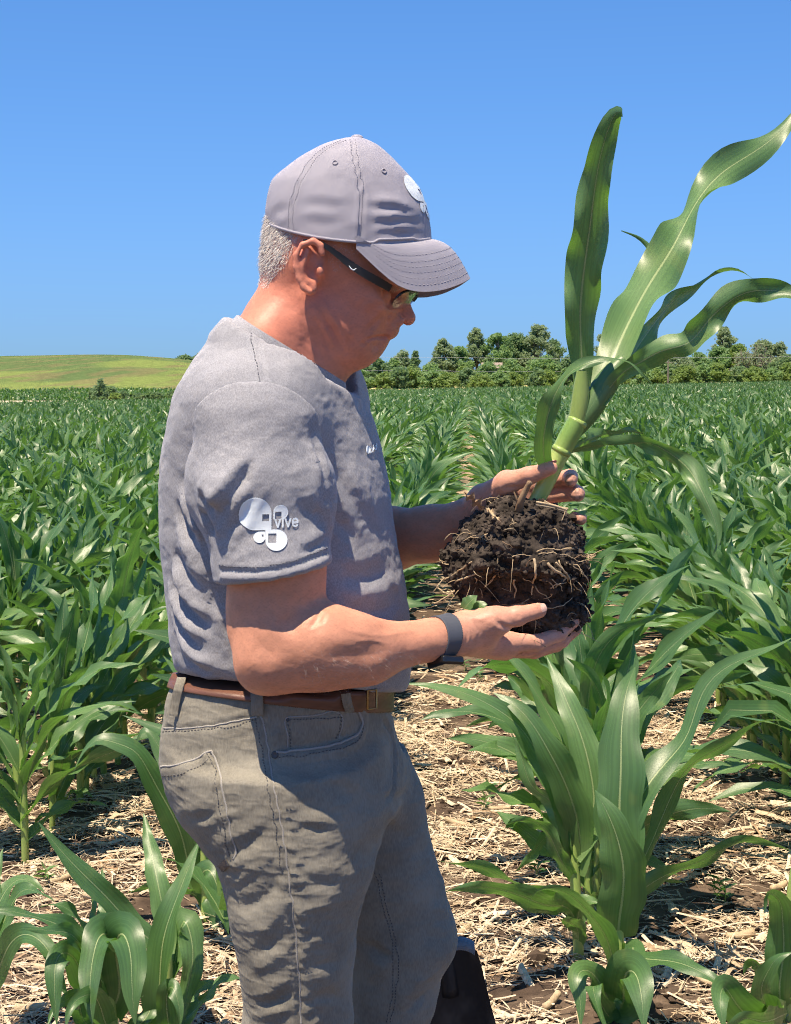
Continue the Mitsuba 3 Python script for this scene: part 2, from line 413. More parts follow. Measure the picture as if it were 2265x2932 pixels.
def plant_params(pos, rng, k=10, hs=1.0):
    """leaf parameters of many plants: arrays (plants * k)."""
    n = len(pos)
    i = np.tile(np.arange(k), (n, 1))
    u = i / (k - 1)
    size = (rng.normal(.93, .10, n) * hs)[:, None]
    az0 = rng.uniform(0, 6.28, n)[:, None]
    az = az0 + np.pi * (i % 2) + rng.normal(0, .35, (n, k))
    h = (0.08 + 0.40 * u ** 1.1) * size
    L = (0.19 + 0.44 * np.sin(np.pi * np.clip(u * .80 + .10, 0, 1)) ** 1.0) * size * rng.uniform(.85, 1.12, (n, k))
    W = (0.046 + 0.050 * np.sin(np.pi * np.clip(u * .8 + .12, 0, 1))) * size * rng.uniform(.85, 1.1, (n, k))
    a0 = np.radians(np.interp(u, [0, .5, .85, 1], [42, 27, 12, 4]) + rng.normal(0, 6, (n, k)))
    a1 = np.radians(np.interp(u, [0, .4, .75, 1], [106, 100, 66, 22]) + rng.normal(0, 18, (n, k)))
    pw = rng.uniform(1.1, 2.0, (n, k))
    tw = rng.normal(0, .85, (n, k))
    lean = rng.normal(0, .06, (n, 2))[:, None] * h[..., None]
    base = np.concatenate([pos[:, None, :2] + lean, (pos[:, 2:3] + h)[..., None]], -1)
    return [x.reshape(-1, *x.shape[2:]) for x in (base, az, L, W, a0, a1, pw, tw)], h.max(1), size[:, 0]


def field_points(rng):
    """stems in rows of the field: (x, y, row), in the wedge in view and a little round it."""
    tanh_ = math.tan(math.radians(2.7))
    offs = np.r_[0.35 + .76 * np.arange(-0, 130), -.62 - .76 * np.arange(0, 130)]
    pts = []
    for ri, o in enumerate(offs):
        step = .17
        y = np.arange(1.0, 236, step) + rng.uniform(0, step)
        y = y + rng.normal(0, .02, len(y))
        x = o + tanh_ * y + rng.normal(0, .022, len(y)) + (.20 * np.clip((y - 5.5) / 7, 0, 1) if o < 0 else 0)
        pts.append(np.stack([x, y, np.full(len(y), ri)], 1))
    p = np.vstack(pts)
    far = np.where(p[:, 0] < -9, 122.0 + 0.0 * p[:, 0], 233.0)
    keep = ((np.abs(p[:, 0]) < .28 * p[:, 1] + 1.2) | ((np.abs(p[:, 0]) < .62 * p[:, 1] + 2.5) & (p[:, 1] < 22))) & (p[:, 1] < far) & (p[:, 1] > 1.8)
    return p[keep]


rng = np.random.default_rng(11)
FP = field_points(rng)
# bare places: where the man stands, the plants that are built one by one below, the row walked through
D = np.hypot(FP[:, 0] + .15, FP[:, 1] - 2.3)
FP = FP[(D > .75)]
HERO_AT = []  # (x, y) of the hand-built plants
# ------------------------------------------------------------------ corn plants close by, leaf by leaf
def hand_leaf(pts, W, rolls=(0,), seed=1, nl=34, na=9, vee=.22, ruf=.007, prof=None, base_w=.55):
    """pts: (k,3) centre line; W widest; rolls: degrees about the centre line, 0 = blade turned to the viewer."""
    r = np.random.default_rng(seed)
    c = spline(pts, nl)
    t = unit(np.gradient(c, axis=0))
    u = np.linspace(0, 1, nl)
    view = unit(c - [0, 0, EYE])
    s0 = unit(np.cross(t, view))
    for i in range(1, nl):
        if s0[i] @ s0[i - 1] < 0:
            s0[i] = -s0[i]
    n0 = np.cross(s0, t)
    ro = np.radians(np.interp(u, np.linspace(0, 1, len(rolls)), rolls))[:, None]
    S = s0 * np.cos(ro) + n0 * np.sin(ro)
    S = unit(np.stack([np.convolve(np.pad(S[:, k], 2, mode='edge'), np.ones(5) / 5, 'valid') for k in range(3)], 1))
    N = np.cross(t, S)
    if N[:, 2].mean() < 0 and abs(N[:, 2].mean()) > .15:
        N = -N
    if prof is None:
        w = W * np.where(u < .38, base_w + (1 - base_w) * np.sin(np.pi / 2 * u / .38), 1 - (np.clip((u - .38) / .62, 0, 1)) ** 2.1 * .98)
    else:
        w = W * np.interp(u, np.linspace(0, 1, len(prof)), prof)
        w = np.convolve(np.pad(w, 2, mode='edge'), np.ones(5) / 5, 'valid')
    s = np.linspace(-1, 1, na)
    f1, f2, p1, p2 = r.uniform(2.2, 3.6), r.uniform(2.2, 3.6), r.uniform(0, 6.28), r.uniform(0, 6.28)
    wave = np.where(s[None] < 0, np.sin(u[:, None] * f1 * 6.28 + p1), np.sin(u[:, None] * f2 * 6.28 + p2)) * (np.sin(np.pi * u) ** .6)[:, None]
    off = vee * (1 - .6 * u)[:, None] * (w / 2)[:, None] * np.abs(s)[None] ** 1.4 + ruf * wave * np.abs(s)[None] ** 2
    rib = -.0012 * np.exp(-(s / .12) ** 2)[None] * (1 - u)[:, None]
    edge = 1 + .075 * np.where(s[None] < 0, np.sin(u[:, None] * f2 * 7.5 + p2 + 1), np.sin(u[:, None] * f1 * 7.5 + p1 + 2))
    v = c[:, None] + S[:, None] * (w[:, None] / 2 * s[None] * edge)[..., None] + N[:, None] * (off + rib)[..., None]
    uv = np.stack(np.broadcast_arrays(((s + 1) / 2)[None], u[:, None]), -1)
    return (v.reshape(-1, 3), grid_faces(nl, na)), uv.reshape(-1, 2)


def crop6(x, y):
    return 1150 + x / 1.513, 1800 + y / 1.513


def crop8(x, y):
    return x / 2.116, 1900 + y / 2.116


def hero(label, base_px, Y, tilt, leaves, tr, seed, group=None, h=.40, r0=.0150):
    """a plant rooted under base_px at depth Y; each leaf: crop points with depth offsets, width in photograph pixels, rolls."""
    k = thing('corn_plant', label, 'corn plant', group)
    b = P(*base_px, Y)
    b[2] = ground_z(b[0], b[1])
    top = b + np.array([tilt[0], tilt[1], h])
    put(k + '__stalk', tube(np.array([b + [0, 0, -.03], b + (top - b) * .25, b + (top - b) * .5, b + (top - b) * .78, top]), [r0, r0 * .95, r0 * 1.0, r0 * .7, r0 * .1], 12, n=16), 'mat_stalk')
    for i, (pts, w, rolls, *o) in enumerate(leaves):
        o = o[0] if o else {}
        q = [P(*tr(x, y), Y + dy) for x, y, dy in pts]
        foot = np.array(q[0])
        if not o.get('free'):
            u = np.clip((foot[2] - b[2]) / h, .1, .96)
            s = b + (top - b) * max(.08, u - .18)
            q = [s] + q if np.linalg.norm(foot - s) > .03 else [s] + q[1:]
        m, uv = hand_leaf(q, w * mpp(2400, Y), rolls, seed * 50 + i, **{a: c for a, c in o.items() if a != 'free'})
        put(k + '__leaf', m, 'mat_leaf', uv=uv)
    HERO_AT.append((b[0], b[1], .17))
    return k


hero('large corn plant right of the man with a broad upright leaf in its middle', (1771, 2871), 3.55, (-.005, .02), [
    ([(955, 1080, 0), (945, 850, .01), (950, 600, .03), (955, 400, .07), (978, 260, .12), (1012, 165, .18)], 138, (8, 0, -6)),
    ([(1040, 720, .02), (1150, 575, .05), (1232, 470, .08), (1282, 330, .10), (1335, 230, .10), (1430, 155, .08), (1560, 100, .04), (1700, 35, 0)], 84, (20, 10, 50, 35, 55), dict(ruf=.008)),
    ([(1040, 1010, .04), (1110, 860, .06), (1180, 700, .05), (1245, 600, .02), (1335, 540, -.02), (1450, 470, -.05), (1560, 402, -.06), (1665, 398, -.07)], 74, (-30, -50, -60, -55), dict(ruf=.009)),
    ([(945, 1250, -.02), (962, 1060, -.06), (935, 910, -.07), (885, 785, -.06), (838, 700, -.03)], 132, (-12, -6, 10, 30), dict(base_w=.8)),
    ([(935, 1580, -.02), (900, 1375, -.10), (832, 1255, -.18), (745, 1165, -.24), (655, 1128, -.28), (585, 1142, -.30), (545, 1200, -.31)], 62, (30, 38, 45, 60)),
    ([(1000, 1380, -.04), (1010, 1412, -.10), (1150, 1438, -.18), (1280, 1478, -.24), (1385, 1545, -.27), (1440, 1600, -.28)], 70, (40, 50, 40, 30)),
    ([(1045, 1130, .03), (1180, 1052, .05), (1330, 990, .05), (1450, 930, .05), (1570, 920, .05), (1700, 970, .04)], 62, (-35, -50, -65, -50), dict(ruf=.009)),
    ([(960, 1620, -.08), (970, 1500, -.16), (1015, 1500, -.24), (1040, 1600, -.30), (1050, 1740, -.33)], 122, (20, 15, 10, 10), dict(base_w=.7)),
    ([(915, 1640, -.08), (800, 1480, -.14), (765, 1500, -.17), (772, 1600, -.20), (775, 1730, -.22)], 72, (-30, -20, -10)),
    ([(900, 1680, -.10), (830, 1560, -.22), (850, 1640, -.26), (900, 1760, -.28)], 58, (20, 30, 30)),
    ([(1000, 900, .05), (1010, 600, .10), (1010, 380, .16), (1030, 220, .20)], 60, (60, 70, 70)),
], crop6, 1, h=.34)
hero('corn plant just behind the large right one with leaves reaching to the man\'s belt', (1659, 2758), 3.86, (-.02, .0), [
    ([(770, 960, 0), (742, 760, -.03), (700, 650, -.05), (640, 535, -.07), (560, 405, -.07), (480, 325, -.05), (398, 278, -.02)], 98, (0, -10, -25, -30)),
    ([(830, 800, .02), (822, 640, .03), (765, 430, .06), (722, 330, .09), (680, 230, .13), (628, 120, .18)], 88, (10, 5, -5)),
    ([(690, 760, -.02), (600, 560, -.03), (510, 425, -.05), (385, 332, -.07), (250, 272, -.08), (100, 246, -.08), (0, 240, -.07)], 74, (-10, -30, -40, -50), dict(ruf=.009)),
    ([(720, 1150, -.06), (620, 1165, -.12), (520, 1115, -.18), (430, 1075, -.22), (330, 1030, -.25), (240, 1020, -.27), (150, 1003, -.28)], 60, (40, 55, 65, 50), dict(ruf=.012)),
    ([(720, 1210, -.06), (640, 1200, -.15), (450, 1135, -.25), (330, 1120, -.29), (250, 1128, -.31), (188, 1140, -.32)], 74, (25, 30, 40, 40), dict(ruf=.010)),
    ([(700, 1000, .0), (640, 900, .03), (560, 985, .02), (490, 1055, .0)], 46, (30, 40, 40)),
    ([(700, 900, .0), (660, 760, .02), (580, 700, .03), (520, 560, .05), (480, 460, .07)], 56, (45, 40, 30), dict(ruf=.010)),
    ([(690, 1000, -.03), (600, 850, -.06), (520, 830, -.08), (450, 850, -.10)], 50, (20, 40, 50), dict(ruf=.010)),
    ([(770, 1220, -.04), (800, 1180, -.06), (860, 1190, -.08)], 60, (20, 20), dict()),
    ([(760, 1300, -.05), (720, 1270, -.10), (690, 1260, -.13)], 50, (20, 20), dict()),
    ([(800, 900, .06), (860, 620, .12), (880, 400, .18)], 60, (40, 60), dict()),
], crop6, 2, h=.34, r0=.014)
hero('corn plant cut by the lower right corner with tall arching blades', (2255, 2960), 3.45, (.0, .0), [
    ([(1640, 1600, -.03), (1655, 1400, -.05), (1650, 1250, -.07), (1630, 1170, -.10), (1590, 1150, -.12), (1570, 1230, -.14)], 100, (10, 5, 20, 50)),
    ([(1600, 1660, -.08), (1560, 1560, -.14), (1590, 1480, -.18), (1640, 1420, -.20), (1700, 1400, -.20)], 90, (30, 40, 40)),
    ([(1560, 1700, -.10), (1440, 1610, -.20), (1390, 1560, -.26), (1380, 1620, -.30), (1400, 1740, -.32)], 110, (20, 10, 0)),
    ([(1640, 1680, -.12), (1560, 1700, -.22), (1480, 1690, -.28), (1400, 1720, -.32)], 90, (30, 40, 40)),
    ([(1680, 1500, .02), (1690, 1300, .05), (1720, 1150, .08)], 80, (0, 10)),
    ([(1620, 1640, .02), (1560, 1500, .05), (1520, 1440, .06), (1480, 1500, .06)], 60, (20, 40, 40)),
], crop6, 3, h=.36)
hero('corn plant at the lower left beside the man\'s leg with a long pale-striped blade', (462, 2985), 3.38, (.02, .0), [
    ([(960, 2150, -.06), (968, 1900, -.08), (992, 1660, -.08), (1075, 1410, -.06), (1150, 1215, -.03), (1212, 1065, 0)], 92, (10, 35, 40, 30), dict(vee=.5)),
    ([(1010, 1640, .04), (972, 1410, .06), (932, 1210, .10), (900, 1060, .14), (870, 905, .18)], 64, (-10, 0, 10)),
    ([(985, 1760, .02), (930, 1690, .0), (800, 1580, -.02), (660, 1430, -.04), (520, 1290, -.06), (380, 1145, -.06), (233, 962, -.05)], 76, (-30, -25, -15, -20)),
    ([(1060, 1800, .03), (1120, 1560, .04), (1165, 1700, .02), (1140, 1950, .0), (1110, 2190, -.02)], 80, (40, 20, 0), dict(ruf=.010)),
    ([(1090, 1700, .06), (1075, 1500, .1), (1080, 1420, .12)], 60, (0, 0)),
    ([(1180, 2100, .0), (1300, 1960, .04), (1420, 1900, .06), (1480, 1920, .07)], 62, (40, 60, 60)),
    ([(1120, 2190, .0), (1160, 2060, .03), (1230, 1960, .05), (1300, 1930, .06), (1330, 1990, .06)], 58, (30, 50, 40)),
    ([(1020, 2180, -.08), (1010, 2020, -.10), (1040, 1960, -.12), (1080, 2050, -.14), (1090, 2200, -.15)], 62, (10, 10, 10)),
], crop8, 4, h=.27)
hero('corn plant in the lower left with a broad blade folded over towards the viewer', (320, 3010), 3.30, (.0, .0), [
    ([(730, 1960, .0), (700, 1760, -.02), (660, 1650, -.06), (600, 1660, -.12), (560, 1800, -.17), (545, 1960, -.20), (560, 2190, -.22)], 112, (0, -15, -35, -25), dict(base_w=.7)),
    ([(720, 2000, -.02), (700, 1720, -.06), (745, 1640, -.12), (790, 1760, -.18), (800, 1950, -.22), (820, 2190, -.24)], 124, (10, 20, 25, 15), dict(base_w=.7)),
    ([(665, 1800, .04), (655, 1660, .06), (640, 1500, .09), (618, 1240, .14)], 56, (0, 10, 10)),
    ([(600, 1760, .03), (575, 1540, .05), (545, 1360, .08), (520, 1190, .12)], 30, (50, 60, 60)),
    ([(640, 1850, .0), (545, 1690, -.03), (400, 1600, -.08), (200, 1530, -.12), (0, 1495, -.14), (-120, 1500, -.14)], 62, (-30, -45, -55), dict(ruf=.009)),
    ([(560, 1700, .05), (430, 1500, .06), (330, 1460, .05), (235, 1478, .04)], 46, (-30, -50, -50), dict(ruf=.010)),
    ([(600, 1900, -.05), (430, 1640, -.14), (330, 1620, -.19), (220, 1610, -.22), (130, 1605, -.24)], 64, (-30, -40, -40), dict(ruf=.010)),
    ([(560, 2000, -.05), (420, 1760, -.13), (350, 1780, -.18), (330, 1950, -.22), (345, 2190, -.24)], 78, (0, 0, 0)),
    ([(520, 2180, -.05), (470, 2030, -.12), (400, 2040, -.17), (320, 2120, -.20), (290, 2200, -.22)], 60, (-30, -30, -30)),
    ([(640, 2180, -.10), (600, 2060, -.16), (520, 2010, -.22), (430, 2080, -.26), (400, 2210, -.28)], 66, (-10, -10, 0)),
    ([(880, 2150, .0), (920, 2040, .02), (900, 1960, .02), (860, 2020, .0)], 52, (20, 30, 30)),
], crop8, 5, h=.26)
hero('corn plant at the left edge of the frame with two level blades', (-60, 2960), 3.42, (.0, .0), [
    ([(-40, 1700, .0), (60, 1480, .02), (150, 1370, .0), (260, 1400, -.03), (330, 1440, -.05)], 60, (30, 50, 60)),
    ([(-60, 1650, .02), (20, 1400, .05), (110, 1310, .06), (190, 1320, .05), (270, 1390, .04)], 70, (30, 45, 50)),
    ([(-30, 1900, -.04), (60, 1700, -.10), (160, 1640, -.14), (280, 1720, -.18), (360, 1900, -.20), (420, 2050, -.21)], 72, (20, 25, 20)),
    ([(-60, 1500, .04), (-40, 1300, .08), (20, 1120, .12)], 60, (10, 20)),
], crop8, 6, h=.38)
hero('corn plant behind the man\'s hip with one leaf arching out to the left', (590, 2560), 4.25, (.0, .0), [
    ([(1160, 1260, .0), (1105, 1060, -.02), (1040, 905, -.04), (950, 745, -.06), (880, 615, -.08), (815, 530, -.09), (700, 480, -.10), (600, 462, -.10), (500, 545, -.10), (448, 655, -.10)], 84, (0, -5, -20, -45, -60)),
    ([(1180, 1200, .02), (1130, 900, .05), (960, 500, .1), (870, 400, .12), (830, 480, .12)], 70, (-10, -10, -20)),
    ([(1210, 1300, -.03), (1260, 1250, -.06), (1330, 1400, -.10), (1385, 1640, -.13)], 58, (20, 20, 10)),
    ([(1180, 1400, .0), (1100, 1380, -.02), (950, 1350, -.04), (770, 1390, -.06)], 40, (40, 55, 60)),
    ([(1240, 1400, .0), (1330, 1560, -.04), (1400, 1800, -.06)], 58, (10, 0)),
], crop8, 7, h=.34)
# ------------------------------------------------------------------ implicit modelling: distance functions, smooth unions, surface nets
def smin(a, b, k):
    h = np.clip(.5 + .5 * (b - a) / k, 0, 1)
    return b + (a - b) * h - k * h * (1 - h)


def smax(a, b, k):
    return -smin(-a, -b, k)


def rc(a, b, ra, rb):
    """round cone from a to b."""
    a, b = np.asarray(a, float), np.asarray(b, float)
    ba = b - a
    L = ba @ ba

    def f(p):
        h = np.clip(((p - a) @ ba) / L, 0, 1)
        q = p - a - h[:, None] * ba
        return np.sqrt(np.einsum('ij,ij->i', q, q)) - (ra + (rb - ra) * h)
    m = max(ra, rb)
    f.box = (np.minimum(a, b) - m, np.maximum(a, b) + m)
    return f


def ell(c, r, ax=None):
    """ellipsoid with semi-axes r along the rows of ax."""
    c, r = np.asarray(c, float), np.asarray(r, float)
    ax = np.eye(3) if ax is None else unit(np.asarray(ax, float))

    def f(p):
        q = (p - c) @ ax.T
        k0 = np.linalg.norm(q / r, axis=1)
        k1 = np.linalg.norm(q / (r * r), axis=1)
        return k0 * (k0 - 1) / np.maximum(k1, 1e-9)
    f.box = (c - r.max(), c + r.max())
    return f


class Blob:
    """smooth unions and cuts, in the order given."""

    def __init__(self):
        self.ops = []

    def add(self, f, k=.01):
        self.ops.append((1, f, k)); return self

    def cut(self, f, k=.005):
        self.ops.append((-1, f, k)); return self

    def __call__(self, p):
        d = np.full(len(p), .3)
        lo, hi = p.min(0), p.max(0)
        for s, f, k in self.ops:
            b = getattr(f, 'box', None)
            m = k * 1.5 + .03
            if b is not None and (np.any(lo > b[1] + m) or np.any(hi < b[0] - m)):
                continue
            if s == 1:
                d = smin(d, f(p), k)
            else:
                d = smax(d, -f(p), k)
        return d


def nets(f, lo, hi, h, B=16, relax=1):
    """surface nets of f = 0 inside the box, evaluated in blocks near the surface."""
    lo, hi = np.asarray(lo, float), np.asarray(hi, float)
    nb = np.ceil((hi - lo) / (h * B)).astype(int)
    N = nb * B
    bi = np.stack(np.meshgrid(*[np.arange(k) for k in nb], indexing='ij'), -1).reshape(-1, 3)
    cell = np.stack(np.meshgrid(*[np.arange(B + 1)] * 3, indexing='ij'), -1).reshape(-1, 3)
    cen = lo + (bi * B + B / 2) * h
    rad = h * B * .87
    # coarse test, in small groups so that far shapes are skipped
    keep = np.zeros(len(bi), bool)
    for s in range(0, len(bi), nb[2]):
        keep[s:s + nb[2]] = np.abs(f(cen[s:s + nb[2]])) < rad * 1.5
    bi = bi[keep]
    ids, pos = [], []
    quads = []
    key = lambda c: (c[..., 0] * (N[1] + 2) + c[..., 1]) * (N[2] + 2) + c[..., 2]
    for s in range(0, len(bi)):
        idx = bi[s] * B + cell
        val = f(lo + idx * h).reshape(B + 1, B + 1, B + 1)
        if val.min() > 0 or val.max() < 0:
            continue
        sg = val < 0
        cnt = np.zeros((B, B, B)); acc = np.zeros((B, B, B, 3))
        for ax in range(3):
            v0 = np.moveaxis(val, ax, 0)
            a, b = v0[:-1], v0[1:]
            cr = (a < 0) != (b < 0)
            t = np.where(cr, a / np.where(a == b, 1, a - b), 0)
            cr, t = np.moveaxis(cr, 0, ax), np.moveaxis(t, 0, ax)
            o = [k for k in range(3) if k != ax]
            for u in (0, 1):
                for w in (0, 1):
                    sl = [slice(0, B)] * 3
                    sl[o[0]], sl[o[1]] = slice(u, u + B), slice(w, w + B)
                    c, tt = cr[tuple(sl)], t[tuple(sl)]
                    cnt += c
                    acc[..., ax] += tt * c
                    acc[..., o[0]] += u * c
                    acc[..., o[1]] += w * c
            # quads at the edges that start in this block
            e = cr.copy()
            sl = [slice(0, B)] * 3
            e = e[tuple(sl)]
            i = np.argwhere(e) + bi[s] * B
            neg = sg[:B, :B, :B][e]
            d1, d2 = np.zeros(3, int), np.zeros(3, int)
            d1[(ax + 1) % 3], d2[(ax + 2) % 3] = 1, 1
            q = np.stack([key(i), key(i - d1), key(i - d1 - d2), key(i - d2)], 1)
            q[~neg] = q[~neg][:, ::-1]
            quads.append(q)
        m = cnt > 0
        c = np.argwhere(m)
        ids.append(key(c + bi[s] * B))
        pos.append(lo + (c + bi[s] * B + acc[m] / cnt[m][:, None]) * h)
    ids, pos, quads = np.concatenate(ids), np.vstack(pos), np.vstack(quads)
    o = np.argsort(ids)
    ids, pos = ids[o], pos[o]
    j = np.clip(np.searchsorted(ids, quads), 0, len(ids) - 1)
    ok = (ids[j] == quads).all(1)
    j = j[ok]
    F = np.vstack([j[:, [0, 1, 2]], j[:, [0, 2, 3]]])
    V = pos
    for _ in range(relax):
        V = V + .5 * (lap(V, F) - V)
        V = V - .0 * V
    return V, F


def lap(V, F):
    n = len(V)
    acc, c = np.zeros_like(V), np.zeros(n)
    for a, b in ((0, 1), (1, 2), (2, 0)):
        for s, e in ((a, b), (b, a)):
            np.add.at(acc, F[:, s], V[F[:, e]])
            np.add.at(c, F[:, s], 1)
    return acc / np.maximum(c, 1)[:, None]


def vnormals(V, F):
    n = np.zeros_like(V)
    fn = np.cross(V[F[:, 1]] - V[F[:, 0]], V[F[:, 2]] - V[F[:, 0]])
    for k in range(3):
        np.add.at(n, F[:, k], fn)
    return unit(n)


def keep_big(V, F, most=1):
    m = trimesh.Trimesh(V, F, process=False)
    lab = trimesh.graph.connected_component_labels(m.face_adjacency, node_count=len(F))
    big = np.argsort(-np.bincount(lab))[:most]
    F = F[np.isin(lab, big)]
    u, inv = np.unique(F, return_inverse=True)
    return V[u], inv.reshape(-1, 3)


def project(V):
    q = V - [0, 0, EYE]
    d = q[:, 1] * CP - q[:, 2] * SP
    u = q[:, 1] * SP + q[:, 2] * CP
    return CX + FPX * q[:, 0] / d, CY - FPX * u / d, d


from scipy.spatial import cKDTree


class Sculpt:
    """strokes that raise or press a surface along curves laid on it."""

    def __init__(self, V, F):
        self.V, self.F = np.array(V, float), F
        self.N = vnormals(self.V, F)
        self.px, self.py, self.d = project(self.V)
        self.face = np.einsum('ij,ij->i', self.N, unit(self.V - [0, 0, EYE])) < .15
        self.tree2 = cKDTree(np.stack([self.px, self.py], 1)[self.face])
        self.ids = np.nonzero(self.face)[0]
        self.off = np.zeros(len(self.V))

    def at(self, x, y):
        """the nearest surface point that these coordinates of the photograph name."""
        i = self.tree2.query_ball_point([x, y], 14)
        if not i:
            i = [self.tree2.query([x, y])[1]]
        j = self.ids[i]
        j = j[self.d[j] < self.d[j].min() + .02]
        k = j[np.argmin(np.hypot(self.px[j] - x, self.py[j] - y))]
        return self.V[k], self.N[k]

    def curve(self, pts, n=None):
        pts = np.asarray(pts, float)
        L = np.sum(np.hypot(*np.diff(pts, axis=0).T))
        n = n or int(max(6, L / 5))
        q = spline(pts, n) if len(pts) > 2 else pts[0] + (pts[1] - pts[0]) * np.linspace(0, 1, n)[:, None]
        r = [self.at(*a) for a in q]
        C, N = np.array([a for a, _ in r]), np.array([b for _, b in r])
        if len(C) > 3:
            for _ in range(3):
                C = np.stack([np.convolve(np.pad(C[:, k], 1, mode='reflect', reflect_type='odd'), [.25, .5, .25], 'valid') for k in range(3)], 1)
                N = unit(np.stack([np.convolve(np.pad(N[:, k], 1, mode='edge'), [.25, .5, .25], 'valid') for k in range(3)], 1))
        return C, N

    def stroke(self, pts, width, amp, kind='crease', taper=.25, reach=3.0):
        C, CN = self.curve(pts)
        t = unit(np.gradient(C, axis=0))
        u = np.linspace(0, 1, len(C))
        env = np.clip(np.minimum(u, 1 - u) / max(taper, 1e-3), 0, 1) if taper else np.ones(len(C))
        env = env * env * (3 - 2 * env)
        dist, i = cKDTree(C).query(self.V, distance_upper_bound=width * reach)
        m = np.isfinite(dist)
        i = i[m]
        q = self.V[m] - C[i]
        al = np.einsum('ij,ij->i', q, t[i])
        ends = ((i == 0) & (al < -width)) | ((i == len(C) - 1) & (al > width))
        side = np.einsum('ij,ij->i', np.cross(t[i], CN[i]), q)
        x = side / width
        dd = np.sqrt(np.maximum(np.einsum('ij,ij->i', q, q) - al ** 2, 0)) / width
        okn = np.einsum('ij,ij->i', self.N[m], CN[i]) > -.2
        if kind == 'crease':
            g = -np.exp(-dd ** 1.35) + .35 * np.exp(-((dd - 1.6) / .7) ** 2)
        elif kind == 'ridge':
            g = np.exp(-(dd * (1.0 + .45 * np.sign(side))) ** 1.45)
        elif kind == 'fold':
            g = x * np.exp(-x ** 2 * .8) * 1.6
        elif kind == 'step':
            g = (.5 + .5 * np.tanh(x * 2.2)) * np.clip(1.5 - np.abs(x) / reach * 1.5, 0, 1)
        else:
            g = -np.exp(-dd ** 2)
        self.off[m] += np.where(okn & ~ends, amp * g * env[i], 0)
        return self

    def apply(self):
        self.V = self.V + self.N * self.off[:, None]
        self.off[:] = 0
        self.N = vnormals(self.V, self.F)
        return self


# ------------------------------------------------------------------ the man: body
YH = 1.15                                    # depth of the middle of his head, in the man's own measure
DY = 1.08                                    # where he stands
YM = YH + DY


def M(px, py, Y):
    return P(px, py, Y + DY)


def H(px, py, dy=0.0):
    return M(px, py, YH + dy)


HU = unit([math.cos(math.radians(30)), 0, -math.sin(math.radians(30))])     # where the bowed head looks
HV = unit([math.sin(math.radians(30)), 0, math.cos(math.radians(30))])
HAX = [HU, [0, 1, 0], HV]
body = Blob()
body.add(ell(H(945, 686), (.093, .075, .085), HAX), .01)                 # skull
body.add(ell(H(893, 738), (.062, .068, .072), HAX), .02)                 # back of the head
body.add(ell(H(1020, 800), (.070, .064, .075), HAX), .02)                # mid face
body.add(ell(H(1062, 905), (.034, .040, .050), HAX), .02)                # mouth region
for s in (-1, 1):
    body.add(rc(H(912, 895, s * .047), H(1030, 990, s * .020), .020, .018), .022)   # jaw
    body.add(ell(H(985, 905, s * .037), (.045, .020, .042), HAX), .02)   # cheek
    body.add(ell(H(1068, 856, s * .044), (.022, .014, .016), HAX), .014)  # cheekbone
    body.add(ell(H(985, 985, s * .030), (.030, .016, .022), HAX), .014)  # jowl
body.add(rc(H(1047, 1004, -.010), H(1047, 1004, .010), .0178, .0178), .014)         # chin
body.add(rc(H(1000, 1010), H(930, 1030), .026, .036), .02)               # under the chin
body.add(ell(H(1118, 806), (.022, .052, .016), HAX), .014)               # brow
for s in (-1, 1):
    body.cut(ell(H(1116, 846, s * .034), (.015, .020, .013), HAX), .012)  # eye socket
    body.add(ell(H(1094, 848, s * .033), (.0125, .0135, .0125), HAX), .003)  # lids
    body.add(rc(H(1078, 872, s * .040), H(1108, 872, s * .022), .005, .0045), .006)  # pouch
body.add(rc(H(1146, 836), H(1170, 908), .0085, .0088), .010)             # nose
body.add(ell(H(1168, 911), (.0095, .0105, .0095)), .006)
for s in (-1, 1):
    body.add(ell(H(1134, 914, s * .0125), (.0125, .0062, .0085), HAX), .005)   # wings
    body.cut(ell(H(1146, 927, s * .0065), (.0075, .0034, .0040), [[1, 0, .1], [0, 1, 0], [-.1, 0, 1]]), .003)   # nostrils
body.add(ell(H(1117, 942), (.0130, .022, .014), HAX), .008)               # upper lip
body.add(ell(H(1113, 957), (.0062, .018, .0046), HAX), .004)
body.add(ell(H(1096, 974), (.0070, .017, .0055), HAX), .006)
body.add(ell(H(1074, 988), (.0135, .018, .014), HAX), .012)             # lower lip
# neck
body.add(rc(H(876, 800), H(824, 960), .053, .059), .03)
body.add(rc(H(818, 960), H(780, 1090), .060, .083), .03)
body.add(rc(H(905, 960), H(880, 1090), .040, .045), .03)                 # throat
body.add(rc(H(800, 930, -.02), H(722, 1010, -.06), .036, .042), .03)
for s in (-1, 1):
    body.add(rc(H(868, 850, s * .048), H(925, 1080, s * .018), .013, .012), .014)   # neck muscle


